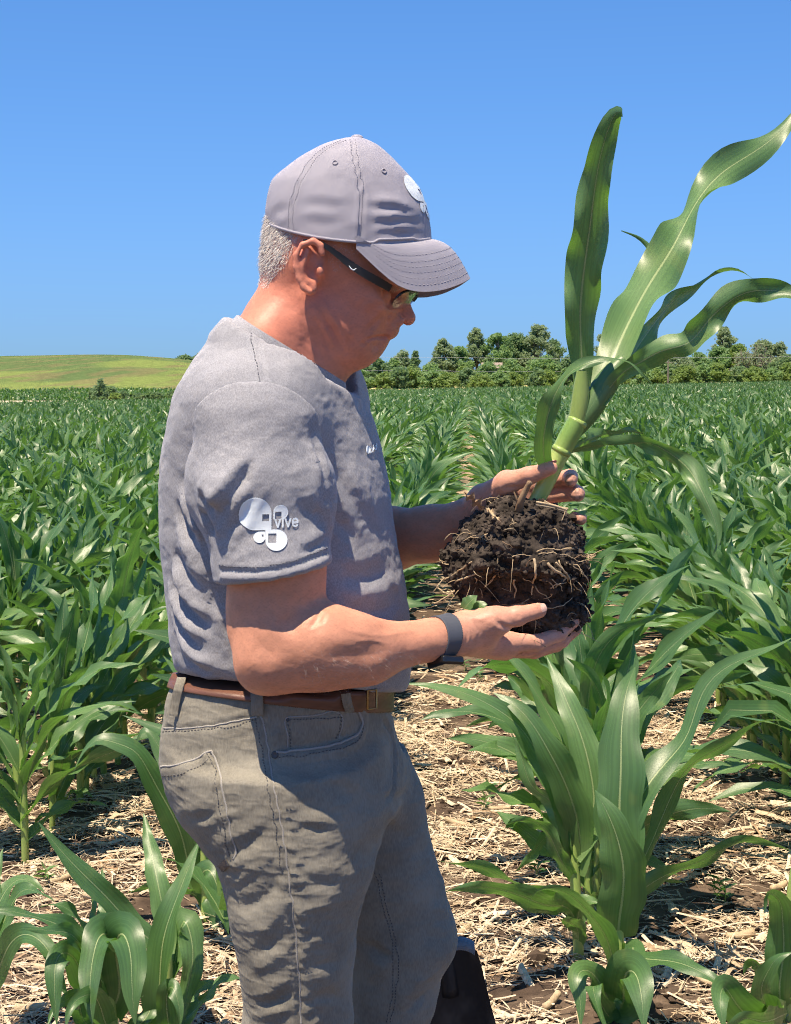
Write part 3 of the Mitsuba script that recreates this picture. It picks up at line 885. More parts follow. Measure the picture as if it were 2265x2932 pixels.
def ear(s):
    yb = s * .0725
    b = Blob()
    E = lambda x, y, o=0.0: H(x, y, yb + s * (.006 + o))
    rim = [(922, 726), (918, 703), (897, 690), (867, 701), (848, 730), (848, 764), (857, 798), (870, 824), (887, 836)]
    for a, c in zip(rim[:-1], rim[1:]):
        b.add(rc(E(*a, .013), E(*c, .013), .0042, .0042), .003)
    b.add(ell(E(886, 757), (.0185, .0050, .0330), [[.95, s * -.20, -.25], [.2 * s, 1, 0], [.25, 0, .95]]), .006)
    b.add(ell(E(908, 765, -.012), (.012, .014, .026), [[.95, s * -.20, -.25], [.2 * s, 1, 0], [.25, 0, .95]]), .006)
    b.add(ell(E(889, 825, .003), (.0095, .0052, .0105)), .006)             # lobe
    b.cut(ell(E(880, 728, .012), (.0085, .0050, .0105), [[.8, 0, .5], [0, 1, 0], [-.5, 0, .8]]), .004)
    b.add(rc(E(880, 718, .008), E(862, 770, .008), .0042, .0050), .005)    # antihelix
    b.add(rc(E(862, 770, .008), E(880, 806, .007), .0050, .0050), .005)
    b.cut(ell(E(896, 776, .012), (.0095, .0110, .0130), [[.95, 0, -.2], [0, 1, 0], [.2, 0, .95]]), .004)   # concha
    b.add(ell(E(917, 776, .004), (.0055, .0060, .0085)), .004)             # tragus
    b.box = (H(830, 850, yb - .03) - .012, H(940, 680, yb + .03) + .012)
    lo, hi = np.minimum(*b.box), np.maximum(*b.box)
    b.box = (lo, hi)
    return b


body.add(ear(-1), .006)
body.add(ear(1), .006)
# hidden frame below the shirt that joins neck and arms
SR, SL = M(745, 1240, 1.010), M(890, 1190, 1.345)
body.add(rc(H(770, 1090), SR, .06, .042), .02)
body.add(rc(H(770, 1090), SL, .06, .042), .02)
# near arm (his right)
A0, A1, A2 = SR, M(785, 1600, .972), M(775, 1880, .950)
body.add(rc(A0, A1, .044, .0555), .02)
body.add(rc(A1, A2, .0555, .0425), .02)
body.add(ell(M(830, 1640, .965), (.046, .046, .085), [[1, 0, .1], [0, 1, 0], [-.1, 0, 1]]), .02)    # biceps
body.add(ell(M(735, 1700, .975), (.038, .042, .085), [[1, 0, -.2], [0, 1, 0], [.2, 0, 1]]), .02)    # triceps
body.add(ell(M(745, 1925, .955), (.028, .026, .026)), .015)                                         # elbow point
F1, F2, F3 = M(915, 1850, .952), M(1060, 1862, .975), M(1235, 1832, 1.015)
body.add(rc(A2, F1, .040, .0455), .02)
body.add(rc(F1, F2, .0455, .0375), .02)
body.add(rc(F2, F3, .0375, .0262), .02)
body.add(ell(M(900, 1822, .948), (.075, .032, .030), [[.97, .05, .12], [0, 1, 0], [-.12, 0, .97]]), .035)   # brachioradialis
body.add(ell(M(900, 1900, .960), (.080, .032, .030), [[.97, .05, .02], [0, 1, 0], [-.02, 0, .97]]), .035)
# near hand, palm up under the soil
body.add(rc(F3, M(1310, 1818, 1.045), .0262, .0255), .012)
body.add(rc(M(1300, 1820, 1.040), M(1385, 1812, 1.055), .0255, .023), .014)
body.add(rc(M(1330, 1830, 1.060), M(1450, 1846, 1.095), .022, .0185), .012)
body.add(rc(M(1345, 1838, 1.085), M(1445, 1858, 1.125), .020, .0170), .012)
body.add(rc(M(1350, 1836, 1.110), M(1440, 1858, 1.155), .018, .0150), .012)
body.add(rc(M(1340, 1790, 1.045), M(1415, 1782, 1.045), .0205, .0205), .012)      # ball of the thumb
TH = [M(1405, 1779, 1.043), M(1480, 1765, 1.046), M(1543, 1748, 1.058)]
body.add(rc(TH[0], TH[1], .0190, .0130), .009)
body.add(rc(TH[1], TH[2], .0128, .0108), .005)
body.add(ell(TH[1], (.0135, .0130, .0132)), .004)
FING = [  # near hand: knuckle, middle joint, end joint, tip, radii
    ([M(1440, 1838, 1.085), M(1535, 1840, 1.100), M(1600, 1816, 1.120), M(1644, 1780, 1.142)], (.0150, .0112, .0102, .0085)),
    ([M(1445, 1850, 1.115), M(1540, 1858, 1.135), M(1608, 1836, 1.155), M(1650, 1802, 1.172)], (.0150, .0110, .0100, .0085)),
    ([M(1440, 1856, 1.140), M(1530, 1866, 1.165), M(1592, 1848, 1.185), M(1632, 1818, 1.200)], (.0140, .0104, .0096, .0082)),
    ([M(1430, 1852, 1.165), M(1500, 1862, 1.190), M(1552, 1848, 1.208), M(1585, 1825, 1.222)], (.0125, .0094, .0085, .0074)),
]
for q, r in FING:
    for i in range(3):
        body.add(rc(q[i], q[i + 1], r[i], r[i + 1]), .0045 if i else .007)
# far arm (his left)
L1, L2, L3 = M(935, 1500, 1.395), M(1110, 1545, 1.365), M(1345, 1482, 1.265)
body.add(rc(SL, L1, .055, .048), .02)
body.add(rc(L1, L2, .046, .0480), .02)
body.add(rc(L2, M(1235, 1528, 1.315), .0480, .0400), .02)
body.add(rc(M(1235, 1528, 1.315), L3, .0400, .0285), .02)
# far hand round the stalk
body.add(rc(L3, M(1395, 1448, 1.235), .0275, .0265), .012)
body.add(rc(M(1385, 1440, 1.235), M(1475, 1402, 1.222), .0250, .0165), .012)
body.add(rc(M(1390, 1455, 1.235), M(1485, 1430, 1.225), .0250, .0165), .012)
body.add(rc(M(1390, 1475, 1.240), M(1480, 1472, 1.225), .0235, .0160), .012)
body.add(rc(M(1385, 1490, 1.240), M(1470, 1505, 1.225), .0215, .0150), .012)
body.add(rc(M(1390, 1430, 1.220), M(1455, 1382, 1.185), .0230, .0165), .012)        # ball of the thumb
TL_ = [M(1450, 1382, 1.180), M(1515, 1362, 1.152), M(1577, 1340, 1.135)]
body.add(rc(TL_[0], TL_[1], .0170, .0125), .009)
body.add(rc(TL_[1], TL_[2], .0125, .0098), .005)
FLING = [
    ([M(1475, 1402, 1.222), M(1575, 1375, 1.222), M(1632, 1366, 1.200), M(1634, 1374, 1.172)], (.0150, .0110, .0112, .0100)),
    ([M(1485, 1430, 1.225), M(1585, 1418, 1.228), M(1652, 1412, 1.200), M(1655, 1417, 1.170)], (.0150, .0112, .0110, .0102)),
    ([M(1480, 1472, 1.225), M(1580, 1475, 1.230), M(1645, 1478, 1.205), M(1662, 1485, 1.176)], (.0140, .0106, .0102, .0095)),
    ([M(1470, 1505, 1.225), M(1560, 1520, 1.232), M(1625, 1532, 1.215), M(1642, 1538, 1.192)], (.0125, .0092, .0086, .0080)),
]
for q, r in FLING:
    for i in range(3):
        body.add(rc(q[i], q[i + 1], r[i], r[i + 1]), .0045 if i else .007)
BV, BF = nets(body, (-.36, .84 + DY, .92), (.36, 1.5 + DY, 1.80), .0025)
BV, BF = keep_big(BV, BF)
S = Sculpt(BV, BF)
# creases of the face and neck
S.stroke([(1116, 966), (1092, 965), (1068, 967), (1046, 976)], .0028, .0034, 'crease', .15)            # mouth
S.stroke([(1046, 976), (1034, 988)], .004, .0018, 'crease', .3)
S.stroke([(1102, 898), (1082, 918), (1062, 938), (1040, 958)], .005, .0016, 'crease', .3)              # fold beside the nose
S.stroke([(1012, 958), (1003, 985), (1008, 1010), (1022, 1030)], .0050, .0026, 'crease', .3)           # jowl line
S.stroke([(1088, 985), (1078, 994), (1066, 992)], .006, .0022, 'valley', .3)                           # under the lower lip
S.stroke([(1126, 900), (1112, 904), (1108, 916), (1116, 926)], .0030, .0020, 'crease', .2)             # wing of the nose
S.stroke([(1120, 868), (1098, 874), (1075, 868)], .0045, .0016, 'crease', .3)                          # under the eye
S.stroke([(1090, 866), (1064, 892), (1052, 915)], .006, .0012, 'crease', .4)
for q, a in (([(884, 852), (905, 910), (930, 970), (948, 1030)], .0030), ([(872, 860), (890, 925), (908, 985), (925, 1050)], .0026), ([(900, 850), (930, 910), (960, 965), (972, 1020)], .0030),
             ([(925, 900), (958, 955), (985, 1005), (1000, 1035)], .0026), ([(860, 870), (872, 930), (888, 1000)], .0018), ([(960, 930), (985, 970), (1000, 1000)], .0014)):
    S.stroke(q, .0055, a, 'crease', .3)
for x in (1048, 1040, 1033):
    S.stroke([(x + 14, 846 + (1048 - x)), (x - 8, 846 + (1048 - x) * 2.2)], .0022, .0007, 'crease', .3)   # crow's feet
# elbow crease, tendons, knuckle lines
S.stroke([(922, 1742), (912, 1765), (900, 1785), (880, 1796)], .0040, .0016, 'crease', .25)
S.stroke([(935, 1752), (924, 1775), (912, 1792)], .003, .0014, 'crease', .3)
S.stroke([(800, 1760), (835, 1790), (870, 1800)], .012, .0022, 'crease', .4)
S.stroke([(720, 1830), (760, 1855), (790, 1900)], .015, .0022, 'crease', .4)
S.stroke([(880, 1890), (960, 1880), (1060, 1875), (1150, 1862)], .012, .0018, 'crease', .4)
for q in ([(1345, 1790), (1352, 1815), (1348, 1842)], [(1362, 1785), (1370, 1812), (1366, 1838)], [(1335, 1800), (1338, 1825), (1332, 1848)]):
    S.stroke(q, .0026, .0009, 'crease', .3)
S.stroke([(1420, 1768), (1436, 1790), (1460, 1800), (1488, 1806)], .0040, .0026, 'crease', .25)
for x, y in ((1478, 1752), (1486, 1751)):
    S.stroke([(x, y), (x + 5, y + 26)], .0016, .0007, 'crease', .2)
for x, y in ((1538, 1826), (1600, 1806)):
    S.stroke([(x, y), (x + 6, y + 26)], .0018, .0007, 'crease', .2)
for q in ([(1408, 1428), (1420, 1412), (1440, 1404)], [(1400, 1440), (1416, 1424), (1446, 1414)], [(1385, 1432), (1402, 1415), (1416, 1400)], [(1405, 1455), (1430, 1436), (1462, 1428)]):
    S.stroke(q, .0034, .0016, 'crease', .3)
S.stroke([(1440, 1402), (1468, 1396), (1500, 1394)], .004, .0022, 'crease', .3)
for q, r in FLING:
    pass
for q in ([(960, 1800), (1020, 1810), (1080, 1822), (1140, 1815), (1210, 1800)], [(1010, 1840), (1070, 1836), (1120, 1850)], [(1340, 1765), (1372, 1775), (1400, 1770)]):
    S.stroke(q, .0032, .0012, 'ridge', .35)
S.stroke([(1300, 1552), (1320, 1536), (1338, 1520)], .004, .0016, 'crease', .3)
S.stroke([(1288, 1538), (1312, 1520), (1336, 1502)], .004, .0012, 'crease', .3)
S.apply()
BV = S.V
q = BV * 1.0
BN = vnormals(BV, BF)
BV = BV + BN * ((meshkit.fbm(q * 55, 3, 4) - .5) * .0012 + (meshkit.fbm(q * 18, 2, 6) - .5) * .0016)[:, None]


# skin colour: what the skin itself has (sunburn, lips, nails, grey stubble)
def near(p, c, r):
    return np.exp(-(np.linalg.norm((p - c), axis=1) / r) ** 2)[:, None]


base = np.array([0.60, 0.285, 0.180])
col = np.tile(base, (len(BV), 1))
red = np.array([0.58, 0.200, 0.135])
for c, r, a in ((H(1000, 880, -.05), .085, .75), (H(770, 900, -.05), .075, .55), (H(884, 730, -.085), .035, .9), (H(884, 730, .085), .035, .9), (H(1168, 905), .03, .55), (H(880, 1000, -.05), .09, .6)):
    w = near(BV, c, r) * a
    col = col * (1 - w) + red * w
hand = np.array([0.66, 0.37, 0.275])
for c, r, a in ((M(1420, 1820, 1.07), .07, .8), (M(1590, 1830, 1.12), .06, .8), (M(1480, 1430, 1.2), .08, .9), (M(1640, 1440, 1.19), .06, .9)):
    w = near(BV, c, r) * a
    col = col * (1 - w) + hand * w
bx, by, bd = project(BV)
lip = np.exp(-(np.abs(BV[:, 1] - YM) / .022) ** 4)[:, None] * np.exp(-(np.linalg.norm((BV - H(1108, 966)) * [1, 0, 1], axis=1) / .010) ** 2)[:, None] * .35
col = col * (1 - lip) + np.array([0.42, 0.155, 0.125]) * lip
m = meshkit.fbm(BV * 60, 4, 9)[:, None]
m2 = meshkit.fbm(BV * 300, 2, 12)[:, None]
col = col * (0.86 + .28 * m) * (0.92 + .16 * m2)
col = col * (1 - .07 * np.clip((meshkit.fbm(BV * 140, 2, 31) - .62) * 6, 0, 1))[:, None]       # freckles
# soil on the finger ends
dirt = sum(near(BV, q[3], .016) * np.clip((meshkit.fbm(BV * 260, 3, 14)[:, None] - .42) * 4, 0, 1) for q, r in FING + FLING)
dirt = np.clip(dirt + near(BV, M(1500, 1840, 1.11), .03) * np.clip((m2 - .52) * 5, 0, 1) * .6, 0, .75)
col = col * (1 - dirt) + np.array([.10, .07, .05]) * dirt
scene['mat_skin'] = {'type': 'twosided', 'bsdf': {'type': 'bumpmap', 'arbitrary': mikit.proc(lambda p, n, uv: fbm(p.x * 260, p.y * 260, p.z * 260, 2), eps=8e-4), 'scale': 0.00025,
                     'bsdf': {'type': 'blendbsdf', 'weight': mikit.proc(lambda p, n, uv: 0.20 * sstep(.50, .74, fbm(p.x * 520, p.y * 520, p.z * 520, 2)) + .10 * sstep(.5, .8, fbm(p.x * 110, p.y * 110, p.z * 110, 3))),
                     'a': {'type': 'principled', 'roughness': 0.50, 'specular': 0.40, 'flatness': .35, 'base_color': {'type': 'mesh_attribute', 'name': 'vertex_color'}},
                     'b': {'type': 'principled', 'roughness': 0.6, 'specular': 0.3, 'base_color': {'type': 'rgb', 'value': [0.38, 0.140, 0.095]}}}}}
scene['person'] = mikit.ply((BV, BF), 'mat_skin', smooth=True, color=np.clip(col, 0, 1))
tag('person', 'man in grey cap and grey T-shirt looking down at the corn plant he holds', 'person')
# ------------------------------------------------------------------ clothes
def loft(sec, yaw, n=2.3, bulge=0.0):
    """stack of rounded sections: (z, cx, cy, a forward, b sideways); axes turned by yaw about z."""
    sec = np.array(sorted(sec, key=lambda s: s[0]), float)
    c = [CubicSpline(sec[:, 0], sec[:, k]) for k in range(1, 5)]
    cy, sy = math.cos(yaw), math.sin(yaw)
    z0, z1 = sec[0, 0], sec[-1, 0]

    def f(p):
        z = np.clip(p[:, 2], z0, z1)
        x, y = p[:, 0] - c[0](z), p[:, 1] - c[1](z)
        u, w = x * cy + y * sy, -x * sy + y * cy
        a, b = c[2](z), c[3](z)
        r = (np.abs(u / a) ** n + np.abs(w / b) ** n) ** (1 / n)
        d = (r - 1) * np.minimum(a, b) * .9
        return np.maximum(d, np.maximum(z0 - p[:, 2], p[:, 2] - z1))
    m = sec[:, 3:5].max() * 1.3
    f.box = (np.array([sec[:, 1].min() - m, sec[:, 2].min() - m, z0]), np.array([sec[:, 1].max() + m, sec[:, 2].max() + m, z1]))
    return f


def half(c, n):
    """the half space in front of the plane through c with normal n."""
    c, n = np.asarray(c, float), unit(n)
    return lambda p: -((p - c) @ n)


YAW = math.radians(-14)
YT = 1.172
ROWS = [(985, 640, 930, .085), (1020, 592, 962, .130), (1060, 560, 984, .165), (1120, 528, 1013, .186), (1190, 508, 1052, .192), (1270, 490, 1079, .192), (1340, 478, 1097, .190), (1420, 474, 1112, .188),
        (1500, 474, 1120, .186), (1600, 480, 1138, .184), (1700, 491, 1157, .180), (1800, 500, 1168, .178), (1880, 512, 1172, .176), (1940, 524, 1168, .174), (2000, 534, 1150, .170)]


def section(row, xb, xf, b, yc, k=1.0):
    p, q = M(xb, row, yc), M(xf, row, yc)
    h = (q[0] - p[0]) / 2
    a = math.sqrt(max(h * h - (b * math.sin(YAW)) ** 2, 1e-5)) / math.cos(YAW) * k
    return (p[2], (p[0] + q[0]) / 2, yc + DY, a, b)


neck_only = Blob().add(rc(H(876, 800), H(824, 960), .055, .061), .03).add(rc(H(824, 960), H(780, 1090), .061, .085), .03).add(rc(H(905, 960), H(885, 1090), .041, .047), .03).add(rc(H(800, 930, -.02), H(722, 1010, -.06), .038, .044), .03)
NKC = M(812, 1000, YH)
NKN = unit(np.cross(M(950, 1088, YH) - M(684, 922, YH), [0, 1.0, 0]))
NKN = NKN if NKN[2] > 0 else -NKN
e1, e2 = M(520, 1922, YT), M(1165, 1980, YT)
HEMN = unit(np.cross(e2 - e1, [0, 1.0, -.16]))
HEMN = HEMN if HEMN[2] > 0 else -HEMN
shirt = Blob()
shirt.add(loft([section(r, a, b, c, YT) for r, a, b, c in ROWS], YAW, 2.25), .01)
for q in (M(748, 1185, 1.015), M(905, 1140, 1.33)):                        # slope of the shoulders
    shirt.add(rc(M(800, 1015, 1.16), q, .072, .074), .05)

shirt.add(lambda p: neck_only(p) - .008, .035)


def shirt_f(p):
    d = shirt(p)
    r = np.linalg.norm(np.cross(p - H(850, 800), unit(H(790, 1020) - H(850, 800))), axis=1)
    d = np.where(r < .125, smax(d, (p - NKC) @ NKN + .004, .004), d)
    d = smax(d, -(neck_only(p) - .001), .003)
    return smax(d, -((p - M(520, 1922, YT)) @ HEMN), .008)


SV, SF = nets(shirt_f, (-.40, .82 + DY, .86), (.16, 1.56 + DY, 1.66), .0040, relax=2)
SV, SF = keep_big(SV, SF)
s = Sculpt(SV, SF)
s.stroke([(722, 946), (730, 1010), (742, 1060), (748, 1112)], .005, .0016, 'ridge', .05)
s.stroke([(734, 950), (742, 1010), (752, 1060), (756, 1110)], .004, .0014, 'crease', .05)
s.apply()
# the near sleeve, hollow round the arm
HEM = M(785, 1640, .968)
AXH = unit(np.cross([0, 1.0, 0], M(938, 1612, .968) - M(628, 1664, .968)))
AXH = AXH if AXH[2] < 0 else -AXH
slv = Blob()
slv.add(rc(M(738, 1275, .998), M(742, 1400, .990), .080, .082), .02)
slv.add(rc(M(742, 1400, .990), M(783, 1640, .968), .081, .0715), .02)
slv.add(rc(M(783, 1640, .968), M(786, 1700, .966), .0715, .0715), .02)
slv.add(ell(M(618, 1385, 1.010), (.036, .045, .050)), .03)
slv.add(ell(M(888, 1420, .990), (.030, .040, .055)), .03)
ZT = M(748, 1108, 1.0)[2]
ZS = M(748, 1200, 1.0)[2]


def sleeve_f(p):
    # the sleeve runs smoothly into the shoulder and ends at the armhole
    sh = shirt(p) + np.maximum(ZS + .02 - p[:, 2], 0) ** 2 * 9
    d = smin(slv(p), sh, .030) - .0014
    arm_side = (p[:, 1] - DY) - (.955 + .70 * (ZT - p[:, 2]))
    d = smax(d, np.minimum(arm_side, .05), .003)
    d = smax(d, (p - HEM) @ AXH, .003)
    hole = np.maximum(rc(M(785, 1500, .970), M(779, 1760, .960), .0610, .0610)(p), -((p - HEM) @ AXH) - .03)
    return smax(d, -hole, .002)


ZV, ZF = nets(sleeve_f, (-.34, .82 + DY, 1.10), (-.02, 1.16 + DY, 1.48), .0034, relax=2)
ZV, ZF = keep_big(ZV, ZF)
z = Sculpt(ZV, ZF)
ARMHOLE = [(528, 1345), (550, 1268), (600, 1198), (666, 1137), (748, 1108), (830, 1120), (884, 1152), (914, 1190), (926, 1240), (929, 1340)]
z.stroke([(626, 1632), (700, 1638), (800, 1628), (880, 1606), (938, 1582)], .0042, .0034, 'crease', .02)
z.stroke([(628, 1652), (700, 1657), (800, 1649), (880, 1628), (938, 1602)], .007, .0022, 'ridge', .02)
z.apply()
s_torso, s = s, z
# big folds of the sleeve: ridges running from the shoulder down to the front of the armpit and to the back
big = [
    ([(560, 1330), (590, 1400), (640, 1430), (720, 1380)], .016, .008), ([(545, 1400), (600, 1440), (640, 1400), (680, 1300)], .014, .007),
    ([(600, 1500), (640, 1430), (700, 1330), (740, 1250)], .014, .008), ([(612, 1560), (660, 1500), (720, 1420), (770, 1330)], .012, .006),
    ([(625, 1610), (690, 1560), (760, 1530)], .012, .005), ([(860, 1250), (900, 1330), (925, 1420)], .013, .006), ([(830, 1290), (870, 1380), (905, 1500)], .013, .005),
    ([(845, 1560), (900, 1545), (938, 1515)], .010, .006), ([(840, 1590), (890, 1575), (935, 1550)], .008, -.004), ([(700, 1290), (740, 1380), (740, 1480)], .016, .003),
]
for q, w, a in big:
    s.stroke(q, w, a, 'ridge', .4)
for q, w, a in (([(585, 1395), (610, 1450), (640, 1470)], .010, .008), ([(570, 1450), (600, 1500), (612, 1545)], .009, .009), ([(632, 1480), (680, 1400), (730, 1300)], .008, .0075), ([(640, 1545), (700, 1460), (750, 1370)], .008, .005),
                ([(640, 1600), (710, 1545), (770, 1500)], .008, .004), ([(880, 1240), (912, 1320), (928, 1400)], .007, .006), ([(900, 1440), (915, 1490), (925, 1530)], .010, .005), ([(860, 1420), (880, 1480), (900, 1540)], .010, .004)):
    s.stroke(q, w, a, 'crease', .35)
s.off *= 1 - .85 * np.exp(-((s.px - 768) / 66) ** 2 - ((s.py - 1508) / 78) ** 2)
s.apply()
s.off += (meshkit.fbm(s.V * [18, 18, 26], 3, 47) - .5) * .004 + (1 - np.abs(meshkit.fbm(s.V * [34, 34, 40], 2, 48) * 2 - 1)) * .0014
s.off *= 1 - .85 * np.exp(-((s.px - 768) / 66) ** 2 - ((s.py - 1508) / 78) ** 2)
s.apply()
SLEEVE, s = s, s_torso
# torso: drag folds from the armpit down to the belt at the back, across the belly in front
for q, w, a in (
        ([(520, 1385), (545, 1460), (590, 1530), (610, 1560)], .014, .010), ([(505, 1500), (540, 1570), (590, 1640), (640, 1680)], .014, .010), ([(492, 1590), (520, 1660), (570, 1730), (640, 1770)], .015, .010),
        ([(486, 1640), (505, 1720), (560, 1800), (650, 1850)], .015, .009), ([(500, 1760), (540, 1840), (610, 1900), (690, 1925)], .013, .008), ([(510, 1830), (560, 1890), (640, 1930)], .012, .006),
        ([(620, 1720), (640, 1800), (690, 1880)], .013, .007), ([(530, 1150), (500, 1250), (492, 1380)], .03, .003)):
    s.stroke(q, w, a, 'ridge', .35)
for q, w, a in (
        ([(508, 1420), (535, 1500), (585, 1570)], .009, .009), ([(498, 1560), (530, 1625), (585, 1690)], .009, .009), ([(490, 1625), (515, 1700), (570, 1765), (630, 1800)], .010, .010), ([(492, 1700), (525, 1790), (600, 1870)], .010, .008),
        ([(520, 1860), (570, 1905), (640, 1935)], .008, .006), ([(640, 1760), (665, 1830), (690, 1890)], .009, .006), ([(595, 1420), (612, 1500), (622, 1560)], .012, .012)):
    s.stroke(q, w, a, 'crease', .35)
for q, w, a, k in (
        ([(930, 1350), (960, 1420), (1000, 1500), (1060, 1560)], .015, .008, 'ridge'), ([(935, 1440), (970, 1500), (1020, 1550)], .010, .007, 'crease'), ([(1000, 1300), (1020, 1400), (1060, 1480)], .016, .007, 'ridge'),
        ([(960, 1320), (985, 1400), (1030, 1470)], .010, .007, 'crease'), ([(1040, 1340), (1055, 1440), (1090, 1520)], .012, .005, 'ridge'),
        ([(935, 1590), (1000, 1600), (1080, 1580), (1130, 1560)], .016, .007, 'ridge'), ([(935, 1640), (1010, 1655), (1090, 1640), (1140, 1620)], .012, .008, 'crease'), ([(930, 1680), (1010, 1700), (1100, 1690), (1150, 1660)], .016, .007, 'ridge'),
        ([(940, 1725), (1030, 1750), (1120, 1735), (1158, 1700)], .011, .006, 'crease'), ([(1080, 1640), (1120, 1670), (1150, 1730)], .012, .008, 'ridge'),
        ([(905, 1020), (940, 1080), (985, 1150), (1040, 1240)], .008, .003, 'ridge'), ([(960, 1085), (1000, 1150), (1050, 1260)], .012, .004, 'ridge'), ([(985, 1065), (1020, 1130), (1050, 1210)], .010, .004, 'ridge'),
        ([(690, 960), (720, 985), (735, 1040)], .012, .004, 'ridge'), ([(640, 1000), (690, 1005), (725, 1030)], .012, .003, 'crease'), ([(790, 985), (830, 1040), (860, 1100)], .012, .003, 'ridge'), ([(770, 1000), (800, 1060), (820, 1105)], .008, .0025, 'crease'),
        ([(900, 1960), (980, 1945), (1080, 1935)], .012, .006, 'ridge'), ([(880, 1985), (960, 1975), (1040, 1965)], .008, .005, 'crease')):
    s.stroke(q, w, a * .6, k, .4)
s.apply()
q = s.V
wr = (meshkit.fbm(q * [16, 16, 26], 3, 41) - .5) * .0036 + (1 - np.abs(meshkit.fbm(q * [30, 30, 44], 2, 43) * 2 - 1)) * .0016
s.off += wr
s.apply()
SHIRT = s


def shirt_col(p, n, uv):
    a = fbm(p.x * 900, p.y * 900, p.z * 420, 2)
    b = fbm(p.x * 30, p.y * 30, p.z * 30, 2)
    return mix((0.235, 0.240, 0.260), (0.340, 0.347, 0.370), sstep(.15, .85, a)) * (0.94 + .12 * b)


mat('mat_shirt', shirt_col, 0.9, 0.25, bump=lambda p, n, uv: 0.16 * fbm(p.x * 900, p.y * 900, p.z * 700, 2) + sstep(.0, 1.0, 1 - dr.abs(fbm(p.x * 30 + p.z * 9, p.y * 30, p.z * 44 - p.x * 12, 3) * 2 - 1)) ** 3, bump_scale=0.0008, sheen=0.35)
put('person__shirt', (s.V, s.F), 'mat_shirt', label='heather grey short-sleeved T-shirt')


def lay(S, pts, lift=.0008):
    """points of the photograph laid on the surface, lifted along its normal."""
    r = [S.at(*p) for p in pts]
    return np.array([a + b * lift for a, b in r])


def stitch(S, pts, r=.0007, gap=9, lift=.0006):
    C, N = S.curve(pts, max(4, int(np.sum(np.hypot(*np.diff(np.asarray(pts, float), axis=0).T)) / gap * 2)))
    C = C + N * lift
    return cat_meshes([tube(C[i:i + 2], r, 4, cap=False) for i in range(0, len(C) - 1, 2)])


def cord(S, pts, r, lift=0.0, sides=6):
    C, N = S.curve(pts)
    return tube(C + N * lift, r, sides)


# ribbed collar
def band(f, c, n, rows, m=120):
    out = []
    for o, e in rows:
        pts, d = ring(f, c + unit(n) * o, n, .1, m, None)
        out.append(pts + d * e)
    v = np.stack(out, 0)
    i, j = np.meshgrid(np.arange(len(rows) - 1), np.arange(m), indexing='ij')
    a, b2 = (i * m + j).ravel(), (i * m + (j + 1) % m).ravel()
    return v.reshape(-1, 3), np.vstack([np.stack([a, b2, b2 + m], 1), np.stack([a, b2 + m, a + m], 1)])


def ring(f, c, n, r0, m, up):
    """the outline of f = 0 in the plane through c with normal n, walked from the inside."""
    n = unit(n)
    a = unit(np.cross([0, 1.0, 0], n)); b = np.cross(n, a)
    u = np.linspace(0, 2 * np.pi, m, endpoint=False)
    d = np.cos(u)[:, None] * a + np.sin(u)[:, None] * b
    lo, hi = np.full(m, .01), np.full(m, .40)
    for _ in range(30):
        mid = (lo + hi) / 2
        ins = f(c + d * mid[:, None]) < 0
        lo, hi = np.where(ins, mid, lo), np.where(ins, hi, mid)
    return c + d * lo[:, None], d


put('person__shirt__collar', band(neck_only, NKC, NKN, ((.006, .0003), (.0075, .0022), (.006, .0044), (.000, .0058), (-.006, .0078), (-.010, .0100), (-.0125, .0095))), 'mat_shirt', smooth=60)
put('person__shirt__sleeve', (SLEEVE.V, SLEEVE.F), 'mat_shirt')
fs = Blob().add(rc(M(905, 1215, 1.335), M(940, 1420, 1.385), .080, .072), .03).add(rc(M(940, 1420, 1.385), M(1010, 1570, 1.385), .072, .066), .02)
fv = nets(lambda p: smax(fs(p), (p - M(1040, 1500, 1.385)) @ unit(M(1010, 1570, 1.385) - M(930, 1380, 1.385)), .003), (-.25, 1.2 + DY, 1.1), (.1, 1.55 + DY, 1.5), .006)
put('person__shirt__sleeve', fv, 'mat_shirt')
mat('mat_thread', (0.16, 0.165, 0.19), 0.8, 0.2)
put('person__shirt__stitching', cat_meshes([stitch(SLEEVE, [(626, 1618), (700, 1624), (800, 1614), (880, 1592), (938, 1566)]), stitch(SHIRT, [(718, 950), (727, 1010), (738, 1060), (744, 1104)])]), 'mat_thread', kind='stuff')
mat('mat_print', (0.72, 0.80, 0.84), 0.55, 0.4)

from shapely.geometry import Polygon, Point, box as sbox
from shapely.ops import unary_union


